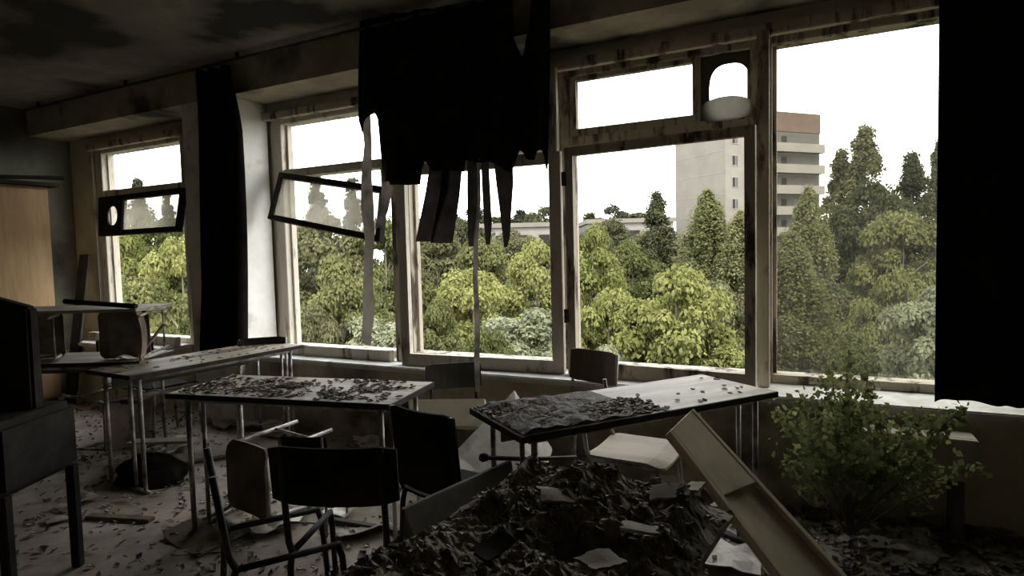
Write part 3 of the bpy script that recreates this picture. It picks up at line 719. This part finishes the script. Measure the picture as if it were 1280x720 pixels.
# stacked furniture by the first window
PA = on_z(168, 452, .75); aS = math.atan2(RT[1], RT[0]); uS = np.array([math.cos(aS), math.sin(aS), 0]); vS = np.array([-math.sin(aS), math.cos(aS), 0])
d_s = desk('school_desk', 'desk by the wardrobe carrying chairs on their sides and a loose tabletop', L=1.25, W=.5)
oS = PA - uS * 1.25; place(d_s, oS[0], oS[1], aS)
def side_chair(label, C, ang, seat, flip=1, z=.75):
    c = chair('school_chair', label, seat, seat); zd = np.array([math.cos(ang), math.sin(ang), 0]); o_ = np.array(C) - zd * .374
    c.scale = (.85,) * 3; place(c, o_[0], o_[1], ang, z + .17, 0, math.pi / 2); return c
angv = math.atan2(FW[1], FW[0])
side_chair('chair on its side on the stacking desk, brown seat before the window beside the wardrobe', PA - uS * .16 + vS * .16, angv + math.pi + .25, 'ply_brown')
side_chair('chair on its side on the stacking desk, close to the wardrobe', PA - uS * .80 + vS * .20, angv + .4, 'ply_brown')
lt = MB().box(0, 1.15, 0, .48, 0, .02).build('loose_tabletop', 'desk_top', bevel=.003)
q = PA - uS * 1.12 + vS * .0; place(lt, q[0], q[1], aS, .75 + .338); tag(lt, 'loose grey tabletop lying across the two chairs on their sides', 'tabletop')
zq = .75 + .358
m = MB().tube([q + uS * .60 + vS * .10 + Z_ * .415, q + uS * 1.13 + vS * .04 + Z_ * .372], .017); tag(centre_origin(m.build('metal_bar', 'ply_black')), 'short black bar lying on the loose grey tabletop', 'bar')
m = MB().tube([on_z(172, 447, .76), at_d(206, 404, 4.15)], [.009, .012]); tag(centre_origin(m.build('wooden_stick', 'ply_tan')), 'pale thin stick poking up from the stacking desk', 'stick')
P = on_z(158, 449, .752); crumple('paper_sheet', 'white crumpled paper on the stacking desk beside the brown seat', 'paper', P, .16, .10, 'paper', 71, .03, .5)
P = on_z(72, 441, .752); crumple('paper_sheet', 'folded pale paper on the stacking desk near the wardrobe', 'paper', P, .14, .10, 'paper', 72, .02, .2)
# a chair toppled beneath, between the bare desk and the stack
P = on_z(112, 560); c11 = chair('school_chair', 'metal-legged chair toppled on the floor beside the stacking desk', 'ply_brown', 'ply_brown')
place(c11, P[0], P[1], cam_yaw(70), .24, math.radians(90))
P = on_z(205, 545); c12 = chair('school_chair', 'dark-seated chair tucked under the bare desk by the pier', 'ply_black', 'ply_black'); place(c12, P[0] + .05, P[1], cam_yaw(150))
P = on_z(100, 520); c13 = chair('school_chair', 'chair standing between the stacking desk and the window beside the wardrobe', 'ply_brown', 'ply_black'); place(c13, -5.2, 3.1, cam_yaw(200))

# ------------------------------------------------------------------ floor litter
# dark bag slumped behind the bare desk's legs
def blob(name, label, cat, P, rx, ry, rz_, mat, seed, amp=.25):
    V = []; F = []; nu, nv = 22, 12
    for j in range(nv + 1):
        ph = math.pi / 2 * j / nv
        for i in range(nu):
            th = 2 * math.pi * i / nu; k = 1 + amp * mnoise.noise(Vector((math.cos(th) * 1.7, math.sin(th) * 1.7, ph * 2 + seed)))
            V.append((rx * math.cos(th) * math.cos(ph) * k, ry * math.sin(th) * math.cos(ph) * k, rz_ * math.sin(ph) * (1 + .5 * amp * mnoise.noise(Vector((seed, ph * 3, th))))))
    F = [(j * nu + i, j * nu + (i + 1) % nu, (j + 1) * nu + (i + 1) % nu, (j + 1) * nu + i) for j in range(nv) for i in range(nu)] + [tuple(range(nu))[::-1]]
    o_ = MB().add(V, F).build(name, mat); o_.location = (P[0], P[1], 0); return tag(o_, label, cat)
blob('cloth_heap', 'dark cloth heap slumped on the floor beside the bare desk', 'cloth', on_z(188, 598), .26, .2, .16, 'curtain_brown', 4)
m = MB().box(-.22, .22, -.05, .05, 0, .018).build('floor_plank', 'ply_tan'); P = on_z(205, 583); place(m, P[0], P[1], .5, .17); tag(m, 'short pale plank lying on the dark cloth heap', 'plank')
k = 0
for (px, py, wd_, ht_, mt, am, lb) in (
        (97, 632, .22, .16, 'paper_dull', .035, 'dull crumpled paper between the tall black chair and the bare desk'),
        (80, 650, .18, .12, 'paper_dull', .02, 'curled paper scrap beside the tall black chair'),
        (285, 528, .5, .3, 'paper', .04, 'broad white sheet crumpled on the lit floor behind the flake-strewn desk'),
        (335, 535, .4, .25, 'paper', .04, 'white torn sheet on the lit floor near the pier'),
        (225, 560, .3, .2, 'paper', .03, 'creased white sheet on the floor beside the dark cloth heap'),
        (330, 665, .2, .18, 'paper_dull', .05, 'folded paper booklet under the overturned brown chair'),
        (362, 655, .14, .2, 'paper', .05, 'bent pale sheet at the foot of the bare chair frame'),
        (430, 640, .2, .2, 'paper', .05, 'crumpled pale paper beneath the black-backed chair'),
        (455, 668, .3, .16, 'paper_dull', .03, 'grey sheet on the floor under the flake-strewn desk'),
        (460, 555, .4, .2, 'paper', .03, 'white sheet behind the black-backed chair near the window wall'),
        (255, 690, .3, .05, 'ply_tan', .01, 'thin pale strip at the foot of the desk leg'),
        (690, 600, .3, .25, 'paper', .04, 'bright white sheet under the desk with the beige board'),
        (850, 600, .5, .4, 'paper', .05, 'torn white sheet on the floor near the pale-seated chair'),
        (930, 645, .22, .3, 'paper', .03, 'white sheet on the floor beside the leaning beige board'),
        (910, 700, .3, .3, 'paper', .03, 'white sheet under the leaning beige board'),
        (1105, 672, .46, .36, 'paper', .02, 'flat pale sheet on the floor below the sapling'),
        (1180, 655, .3, .16, 'paper', .03, 'crumpled grey paper beside the low grey bench'),
        (1235, 655, .3, .3, 'paper_dull', .03, 'dim torn sheet under the black curtain end'),
        (1010, 625, .25, .15, 'paper', .04, 'torn light scrap at the foot of the sapling'),
        (1140, 700, .3, .2, 'paper_dull', .03, 'greyish torn sheet beside the flat pale one')):
    P = on_z(px, py); k += 1
    crumple('paper_sheet', lb, 'paper', (P[0], P[1], .002), wd_, ht_, mt, 100 + k, am, rnd.uniform(0, 3), thick=.004)
for (px, py, L_, W_, rz_, mt, lb) in (
        (1010, 648, .55, .05, .2, 'board_dark', 'dark lath on the floor between the sapling and the beige board'),
        (1030, 662, .4, .06, -.1, 'ply_brown', 'brown lath below the dark lath near the sapling'),
        (1190, 676, .6, .05, -.9, 'board_dark', 'dark lath lying across the papers near the low grey bench'),
        (1150, 640, .5, .07, -.6, 'ply_brown', 'brown plank end by the sapling'),
        (420, 520, 1.3, .05, .6, 'ply_tan', 'pale long lath on the lit floor below the windows'),
        (455, 532, 1.0, .05, .5, 'ply_tan', 'second pale lath lying beside the long lath below the windows'),
        (270, 575, .8, .06, .9, 'ply_brown', 'brown lath across the lit floor behind the flake-strewn desk'),
        (460, 660, .5, .035, .1, 'board_dark', 'dark bar on the floor under the black-backed chair'),
        (900, 668, .8, .04, -.4, 'tube_dark', 'dark rail on the floor beneath the leaning beige board'),
        (150, 650, .4, .05, .3, 'ply_brown', 'short brown lath at the feet of the bare desk')):
    P = on_z(px, py); m = MB().box(-L_ / 2, L_ / 2, -W_ / 2, W_ / 2, 0, .022).build('wooden_lath', mt, bevel=.003); place(m, P[0], P[1], rz_, 0.0); tag(m, lb, 'lath')
def fl_pos(rng):
    while True:
        x, y = rng.uniform(-6.8, 2.6), rng.uniform(1.2, 3.55)
        h_ = hn(x, y, .9, 5)
        if rng.uniform() < .25 + 1.6 * max(0, h_ - .05): return (x, y, .004 + rng.uniform(0, .02))
chips('floor_rubble', 'small flakes and rubble bits strewn over the whole dusty floor', 4000, fl_pos, .026, 31, 'rubble', None, .35)
def fl2(rng):
    P_ = on_z(rng.uniform(960, 1290), rng.uniform(618, 760)); P_[1] = min(P_[1], 3.5); return (P_[0], P_[1], .005 + rng.uniform(0, .03))
chips('floor_rubble', 'denser rubble and leaf litter on the floor around the sapling', 600, fl2, .035, 33, 'rubble', None, .6)

# low tipped bench panel at the right wall
lbp = empty('low_bench', (0, 0, 0), 'low grey bench with a front panel standing under the windowsill', 'bench')
YBn = 3.40
A_, B_ = on_y(1040, 600, YBn), on_y(1223, 605, YBn); ln_ = B_[0] - A_[0]; zb0, zb1 = B_[2], on_y(1223, 552, YBn)[2]
lbp.location = (A_[0], YBn, 0)
MB().box(0, ln_, 0, .025, zb0, zb1).build('panel', 'bench_grey', lbp, .004)
MB().box(0, ln_, .025, .19, zb1 - .025, zb1).build('seat', 'bench_grey', lbp, .004)
for xx in (.04, ln_ - .09):
    MB().box(xx, xx + .045, 0.026, .066, 0, zb1 - .02).build('leg', 'board_dark', lbp, .003); MB().box(xx, xx + .045, .14, .18, 0, zb1 - .02).build('leg', 'board_dark', lbp, .003)

# tube with a rubber foot poking out behind the dark panel
m = MB().tube([at_d(606, 572, 2.55), at_d(660, 574, 2.6), at_d(720, 572, 2.75)], .010)
pip = m.build('metal_tube', 'tube_dark'); f_ = MB().tube([at_d(600, 571.5, 2.545), at_d(604, 572, 2.55), at_d(610, 572, 2.552)], [.014, .020, .014]); fo = f_.build('rubber_foot', 'ply_black', pip)
tag(pip, 'dark metal tube with a rubber foot jutting between panel and desk leg', 'tube')

# ------------------------------------------------------------------ sapling growing through the floor
sb_ = on_z(1062, 600); sb_ = on_y(1062, 600, 3.28) if sb_[1] > 3.28 else sb_; sb_[2] = 0
dS = (sb_ - CAM).dot(FW)
sap = empty('sapling', (sb_[0], sb_[1], 0), 'leafy green sapling growing up from the floor by the windowsill', 'plant')
sr = np.random.default_rng(5); br = MB(); LP = []
def branch(P0_, P1_, r0, leaves, sag=.03):
    pts = [P0_ + (P1_ - P0_) * t + np.array([0, 0, sag * math.sin(t * math.pi)]) + sr.normal(0, .012, 3) * (0 < t < 1) for t in np.linspace(0, 1, 6)]
    br.tube(pts, [r0 * (1 - .75 * t) for t in np.linspace(0, 1, 6)], 5)
    for _ in range(leaves):
        t = sr.uniform(.36, 1.02) ** .85; k_ = min(4, int(t * 5)); p = pts[k_] + (pts[k_ + 1] - pts[k_]) * (t * 5 - k_) if t < 1 else pts[-1]
        LP.append(p + sr.normal(0, .03, 3)); LP.append(p + sr.normal(0, .04, 3) if sr.uniform() < .3 else p + sr.normal(0, .015, 3))
ctr = sb_ + np.array([0, 0, .02])
for (px, py, dd, nl) in ((1062, 432, 0, 120), (1040, 455, .1, 90), (1085, 470, -.05, 90), (1000, 500, -.15, 130), (975, 518, .1, 90), (1010, 540, -.25, 130),
                         (985, 575, -.1, 80), (1100, 515, -.1, 120), (1060, 500, -.2, 120), (1040, 520, .1, 110), (1075, 560, -.25, 120), (1120, 560, -.15, 70),
                         (1200, 514, -.3, 150), (1150, 520, -.2, 110), (1225, 582, -.3, 46), (1165, 578, -.3, 34), (1030, 480, -.1, 100)):
    tip = at_d(px, py, dS + dd - .05); mid = ctr * .45 + tip * .55 + np.array([0, 0, -.03]); mid = ctr + (tip - ctr) * .35
    if tip[1] > 3.30: tip = CAM + (tip - CAM) * 3.30 / tip[1]
    branch(ctr, tip, .007, nl)
br.build('branches', 'bark', sap, smooth=True).location = -Vector(sap.location)
LP = np.array(LP); LP = LP[LP[:, 2] > .06]; LP[:, 1] = np.minimum(LP[:, 1], 3.38)
Nn = unit(np.stack([sr.normal(0, .6, len(LP)), sr.normal(-.3, .6, len(LP)), np.abs(sr.normal(.7, .4, len(LP)))], 1))
V, F = leaf_cards(LP, Nn, .024, 1.35, sr); lv = from_np('leaves', V, F, 'leaf_room', sap); lv.location = -Vector(sap.location); lv['kind'] = 'stuff'

# ------------------------------------------------------------------ outside
GZ = -7.0
struct(MB().box(-220, 120, 4.6, 260, GZ - .5, GZ).build('ground', 'ground_grass'))
struct(MB().box(XL - .4, XR + .4, 4.13, 4.45, GZ, .3).build('wall_outside', 'concrete'))
def crown_lumps(rng, n, rx, rz, zc, prof='round'):
    C_ = []
    for k_ in range(n):
        a = rng.uniform(0, 2 * math.pi); t = rng.uniform(-1, 1)
        if prof == 'round': r = math.sqrt(max(0, 1 - t * t)) * rx * rng.uniform(.45, 1)
        elif prof == 'cone': r = (1 - (t + 1) / 2) * rx * rng.uniform(.6, 1) + .1
        else: r = (1 - abs(t) ** 1.5) * rx * rng.uniform(.3, 1)
        C_.append((r * math.cos(a), r * math.sin(a), zc + t * rz))
    return np.array(C_)
def foliage(name, seed, rx, rz, zc, nl, lump, per, leaf, prof='round', droop=0.0, flat=.75):
    rng = np.random.default_rng(seed); C_ = crown_lumps(rng, nl, rx, rz, zc, prof); P = []; Nn = []
    for c in C_:
        r = lump * rng.uniform(.6, 1.3); d_ = unit(rng.normal(size=(per, 3))); d_[:, 2] = np.where(d_[:, 2] < -.3, -d_[:, 2], d_[:, 2])
        rad = r * rng.uniform(.55, 1.08, (per, 1)); p = c + d_ * rad * np.array([1, 1, flat])
        if droop: p[:, 2] -= droop * rng.uniform(0, 1, per) ** 2
        P.append(p); Nn.append(unit(d_ + rng.normal(0, .45, (per, 3)) + np.array([0, 0, .35])))
    V, F = leaf_cards(np.concatenate(P), np.concatenate(Nn), leaf, 1.5, rng)
    o_ = from_np(name, V, F, None); me = o_.data; bpy.data.objects.remove(o_); return me
FOL = {   # unit trees: crown centre height zc, sizes in metres for a tree of the height given last
    'broad': (foliage('broadleaf_crown', 1, 2.6, 2.6, 5.2, 60, .85, 420, .13), 8.4),
    'broad2': (foliage('broadleaf_crown', 2, 2.9, 2.4, 5.0, 66, .75, 360, .13), 8.0),
    'bush': (foliage('shrub_crown', 3, 1.25, 2.6, 5.2, 90, .42, 260, .09), 8.1),
    'wispy': (foliage('wispy_crown', 4, 1.7, 4.0, 6.6, 190, .36, 150, .10, 'spindle', 1.0, 1.7), 11.0),
    'birch': (foliage('birch_crown', 5, 1.5, 5.0, 8.0, 200, .36, 140, .11, 'spindle', .5, 1.1), 13.4),
    'conifer': (foliage('conifer_crown', 6, 1.7, 5.0, 6.2, 110, .48, 130, .16, 'cone', .3, .45), 11.6)}
trm = MB().tube([(0, 0, 0), (.05, .03, .45), (0, .02, .8)], [.02, .014, .005], 7)
def trunk_mesh():
    m_ = MB().tube([(0, 0, 0), (.006, .004, .35), (-.004, .006, .62), (.0, .0, .9)], [.020, .015, .010, .003], 7)
    for k_ in range(7):
        a = k_ * 2.4; z = .38 + .06 * k_; m_.tube([(0, .003, z), (.06 * math.cos(a), .06 * math.sin(a), z + .07), (.13 * math.cos(a), .13 * math.sin(a), z + .12)], [.008, .005, .002], 5)
    o_ = m_.build('trunk', 'bark', smooth=True); me = o_.data; bpy.data.objects.remove(o_); return me
TRK = trunk_mesh()
FCOPY = {}
def tree(kind, px, ytop, d, wpx, mat, name, label, group=None, rot=None):
    """px, ytop: where the crown top shows; d: distance; wpx: crown width in pixels"""
    me, H0 = FOL[kind]; P = at_d(px, ytop, d); P = np.array([P[0], P[1], P[2]]); h_ = P[2] - GZ
    r0 = {'broad': 3.3, 'broad2': 3.5, 'bush': 1.6, 'wispy': 2.1, 'birch': 1.9, 'conifer': 2.0}[kind]
    sz = h_ / H0; sxy = wpx / 2 * d / FPX / r0
    t_ = empty(name, (P[0], P[1], GZ), label, 'tree' if kind != 'bush' else 'shrub', group)
    key = (kind, mat)
    if key not in FCOPY:
        m2 = me.copy(); m2.materials.clear(); m2.materials.append(MATS[mat]); FCOPY[key] = m2
    f_ = link('foliage', FCOPY[key], None, t_); f_['kind'] = 'stuff'
    f_.scale = (sxy, sxy, sz); f_.rotation_euler = (0, 0, rot if rot is not None else rnd.uniform(0, 6.28))
    tr_ = link('trunk', TRK, None, t_); tr_.scale = (h_ * .8, h_ * .8, h_ * .95)
    return t_
G1, G2, G3, G4 = 'broadleaf trees below the windows', 'far trees on the skyline', 'conifers on the skyline', 'tall trees beside the tower block'
# --- first window
tree('conifer', 172, 214, 42, 46, 'leaf_conifer', 'spruce_tree', 'dark spruce tip rising in the window beside the wardrobe', G3)
tree('conifer', 208, 224, 45, 40, 'leaf_conifer', 'spruce_tree', 'dark spruce tip rising in the window beside the wardrobe', G3)
tree('conifer', 140, 232, 45, 50, 'leaf_conifer', 'spruce_tree', 'dark spruce tip rising in the window beside the wardrobe', G3)
tree('broad', 180, 252, 34, 130, 'leaf_mid', 'broadleaf_tree', 'mid green tree under the spruces in the window beside the wardrobe', G1)
tree('broad', 150, 285, 24, 130, 'leaf_bright', 'broadleaf_tree', 'bright green tree low in the window beside the wardrobe, under its mid green neighbour', G1)
tree('broad2', 225, 292, 22, 130, 'leaf_bright', 'broadleaf_tree', 'bright green tree seen past the bunched curtain', G1)
tree('broad2', 180, 345, 19, 150, 'leaf_mid', 'broadleaf_tree', 'lower green crown just over the sill of the window beside the wardrobe', G1)
# --- second window
tree('conifer', 395, 206, 44, 60, 'leaf_conifer', 'spruce_tree', 'hazy spruce seen behind the dangling top sash', G3)
tree('conifer', 440, 214, 42, 60, 'leaf_conifer', 'spruce_tree', 'hazy spruce seen behind the dangling top sash', G3)
tree('broad', 400, 262, 30, 160, 'leaf_olive', 'broadleaf_tree', 'olive tree below the dangling top sash', G1)
tree('broad2', 480, 268, 30, 130, 'leaf_mid', 'broadleaf_tree', 'green tree beside the narrow torn curtain strip', G1)
tree('broad', 425, 318, 20, 150, 'leaf_mid', 'broadleaf_tree', 'dense mid green crown behind the narrow torn curtain strip', G1)
tree('bush', 470, 380, 16, 130, 'leaf_pale', 'pale_shrub', 'pale green shrub at the foot of the torn curtain strip', G1)
tree('broad2', 385, 378, 17, 120, 'leaf_olive', 'broadleaf_tree', 'olive crown at the foot of the pier-side jamb, under the dangling sash', G1)
# --- third window
for k_ in range(12):
    px = 505 + k_ * 29; tree(('broad', 'conifer', 'birch')[k_ % 3], px, 261 + 6 * math.sin(k_ * 1.9), 88 + 14 * (k_ % 2), 74, 'leaf_conifer' if k_ % 2 else 'leaf_dark', 'skyline_tree', 'small dark tree on the far skyline above the low flats', G2)
tree('broad', 545, 290, 34, 130, 'leaf_olive', 'broadleaf_tree', 'olive tree below the ragged curtain hem', G1)
tree('broad2', 600, 296, 30, 120, 'leaf_mid', 'broadleaf_tree', 'green tree behind the long hanging thread', G1)
tree('broad', 670, 298, 26, 120, 'leaf_bright', 'broadleaf_tree', 'bright green tree below the low flats behind the torn curtain', G1)
tree('broad2', 590, 335, 22, 170, 'leaf_bright', 'broadleaf_tree', 'bright yellow-green crown behind the torn curtain thread', G1)
tree('bush', 655, 372, 17, 140, 'leaf_pale', 'pale_shrub', 'pale green rounded shrub low behind the torn curtain thread', G1)
tree('broad', 540, 372, 18, 120, 'leaf_mid', 'broadleaf_tree', 'green crown beside the swung casement', G1)
tree('broad2', 610, 408, 15, 110, 'leaf_mid', 'broadleaf_tree', 'low green crown just over the sill below the torn curtain', G1)
# --- fourth window
tree('broad', 740, 278, 28, 110, 'leaf_bright', 'broadleaf_tree', 'bright green tree beside the thick wooden mullion', G1)
tree('birch', 820, 236, 42, 78, 'leaf_dark', 'birch_tree', 'dark airy tree beside the blank end wall of the tower block', G4)
tree('broad', 790, 300, 32, 110, 'leaf_mid', 'broadleaf_tree', 'mid green tree below the low flats behind the ajar casement', G1)
tree('wispy', 885, 236, 32, 120, 'leaf_willow', 'willow_tree', 'feathery pale willow before the tower block', G4)
tree('wispy', 925, 262, 30, 100, 'leaf_willow', 'willow_tree', 'feathery willow beside the ajar casement stile', G4)
tree('broad', 845, 330, 17, 190, 'leaf_bright', 'broadleaf_tree', 'big bright yellow-green maple behind the ajar casement', G1)
tree('broad2', 760, 360, 18, 140, 'leaf_bright', 'broadleaf_tree', 'lower bright crown at the maple side', G1)
tree('bush', 920, 420, 16, 110, 'leaf_bright', 'broadleaf_tree', 'small bright shrub at the corner of the ajar casement', G1)
tree('bush', 748, 418, 15, 90, 'leaf_pale', 'pale_shrub', 'pale shrub at the foot of the thick wooden mullion', G1)
tree('broad2', 900, 350, 22, 110, 'leaf_olive', 'broadleaf_tree', 'olive tree behind the big bright maple', G1)
# --- fifth window
tree('birch', 1082, 152, 36, 100, 'leaf_olive', 'birch_tree', 'tallest airy birch beside the balconies of the tower block', G4)
tree('birch', 1052, 182, 38, 80, 'leaf_olive', 'birch_tree', 'slightly lower birch leaning over the balconies', G4)
tree('birch', 1140, 186, 38, 90, 'leaf_dark', 'birch_tree', 'dark birch near the black curtain', G4)
tree('birch', 1175, 170, 34, 60, 'leaf_dark', 'birch_tree', 'dark birch half hidden by the black curtain', G4)
tree('broad', 1090, 225, 32, 150, 'leaf_dark', 'broadleaf_tree', 'dark crown below the tall birches', G1)
tree('wispy', 1010, 232, 28, 100, 'leaf_willow', 'willow_tree', 'feathery olive willow under the balconies', G4)
tree('wispy', 990, 290, 22, 130, 'leaf_willow', 'willow_tree', 'drooping olive willow next to the fixed mullion', G4)
tree('broad2', 1130, 262, 28, 150, 'leaf_mid', 'broadleaf_tree', 'green crown behind the pale leafy shrub', G1)
tree('broad', 1110, 335, 19, 110, 'leaf_mid', 'broadleaf_tree', 'fresh green crown between willow and pale shrub', G1)
tree('bush', 1160, 338, 12, 130, 'leaf_pale', 'pale_shrub', 'pale silvery shrub close to the sill by the full black curtain', G1)
tree('bush', 1080, 405, 14, 110, 'leaf_mid', 'broadleaf_tree', 'low green shrub above the sapling', G1)
tree('broad2', 1030, 350, 24, 130, 'leaf_dark', 'broadleaf_tree', 'dark olive crown behind the sapling tip', G1)
# distant belt so the ground never shows
for k_ in range(22):
    px = 120 + k_ * 58; tree('broad' if k_ % 2 else 'broad2', px, 285 + 14 * math.sin(k_ * 2.1), (50, 61)[k_ % 2] + 2 * math.sin(k_ * 1.3), 100, 'leaf_dark' if k_ % 3 else 'leaf_olive', 'belt_tree', 'rounded dark tree in the far belt beyond the bright crowns', 'far belt of rounded trees')

# --- tower block
DT = 79.0
def tower():
    Cn = at_d(907, 300, DT); Rr = at_d(1024, 300, DT + 6); Lf = at_d(845, 300, DT + 9)
    zt_ = at_d(968, 141, DT + 3)[2]
    t_ = empty('tower_block', (Cn[0], Cn[1], GZ), 'tall concrete tower block with stacked balconies and a brown roof parapet', 'building')
    c0 = np.array([Cn[0], Cn[1], 0]); ur = np.array([Rr[0] - Cn[0], Rr[1] - Cn[1], 0]); Lr = np.linalg.norm(ur); ur /= Lr
    ul = np.array([Lf[0] - Cn[0], Lf[1] - Cn[1], 0]); Ll = np.linalg.norm(ul); ul /= Ll
    nr = np.array([ur[1], -ur[0], 0]); nr = -nr if nr.dot(FW) > 0 else nr
    nl = np.array([ul[1], -ul[0], 0]); nl = -nl if nl.dot(FW) > 0 else nl
    off = -np.array(t_.location)
    def part(nm, m_, mt, par=t_):
        o_ = m_.build(nm, mt, par)
        if par is t_: o_.location = off
        return o_
    b0 = c0; b1 = c0 + ur * Lr; b3 = c0 + ul * Ll; b2 = b1 + b3 - c0
    z_ = lambda p, z: np.array([p[0], p[1], z])
    part('walls', MB().hexa([z_(p, GZ) for p in (b0, b1, b2, b3)], [z_(p, zt_ - 2.6) for p in (b0, b1, b2, b3)]), 'concrete')
    q_ = [b0 + nr * .15 + nl * .15, b1 + nr * .15, b2, b3 + nl * .15]
    part('roof_parapet', MB().hexa([z_(p, zt_ - 2.6) for p in q_], [z_(p, zt_) for p in q_]), 'parapet_brown')
    def on_face(s0, s1, z0, z1, h0, h1, u, n):
        a = [z_(c0 + u * s + n * h0, z) for s, z in ((s0, z0), (s1, z0), (s1, z1), (s0, z1))]; return MB().hexa(a, [p + n * (h1 - h0) for p in a])
    for fl in range(9):
        zb = zt_ - 2.6 - 2.8 * (fl + 1)
        for s in (1.0, 3.9):
            wn = part('window', on_face(s, s + 1.15, zb + .8, zb + 2.2, -.02, .05, ur, nr), 'concrete_pale')
            part('pane', on_face(s + .12, s + .55, zb + .9, zb + 2.1, .03, .07, ur, nr), 'dark_opening', wn)
            part('pane', on_face(s + .63, s + 1.03, zb + .9, zb + 2.1, .03, .07, ur, nr), 'joint_grey', wn)
        part('loggia_opening', on_face(6.3, Lr - .25, zb + .25, zb + 2.55, -.02, .05, ur, nr), 'joint_grey')
        for s in (7.0, 9.4):
            if s + 1.0 < Lr: part('balcony_door', on_face(s, s + .9, zb + .3, zb + 2.2, .04, .09, ur, nr), 'dark_opening')
        part('balcony', on_face(6.1, Lr - .1, zb, zb + 1.15, 0, 1.0, ur, nr), 'concrete_pale')
        part('panel_joint', on_face(.1, Ll - .1, zb - .04, zb + .04, -.02, .02, ul, nl), 'concrete_pale')
    return t_
tower()
# --- low flats behind the trees
def flats(px0, px1, ytop, d, label, wins):
    A = at_d(px0, ytop, d); B = at_d(px1, ytop, d); u = np.array([B[0] - A[0], B[1] - A[1], 0]); L_ = np.linalg.norm(u); u /= L_
    t_ = empty('flats_block', (A[0], A[1], GZ), label, 'building', None); t_.rotation_euler = (0, 0, math.atan2(u[1], u[0])); h_ = (A[2] + B[2]) / 2 - GZ
    MB().box(0, L_, 0, 10, 0, h_ - .5).build('walls', 'concrete_pale', t_); MB().box(-.2, L_ + .2, -.25, 10.2, h_ - .5, h_).build('roof', 'concrete', t_)
    for fl in range(4):
        for px in wins:
            s = (px - px0) / (px1 - px0) * L_; z = h_ - 2.7 - 2.8 * fl
            if z > 0:
                wn = MB().box(s - .75, s + .75, -.06, .05, z, z + 1.4).build('window', 'concrete', t_); MB().box(s - .6, s + .6, -.1, -.03, z + .12, z + 1.28).build('pane', 'dark_opening', wn)
flats(560, 712, 279, 70, 'long low concrete flats showing above the trees behind the torn curtain', (575, 600, 626, 653, 680, 705))
flats(735, 842, 273, 72, 'low concrete flats showing above the trees beside the blank end wall of the tower block', (745, 768, 793, 818))
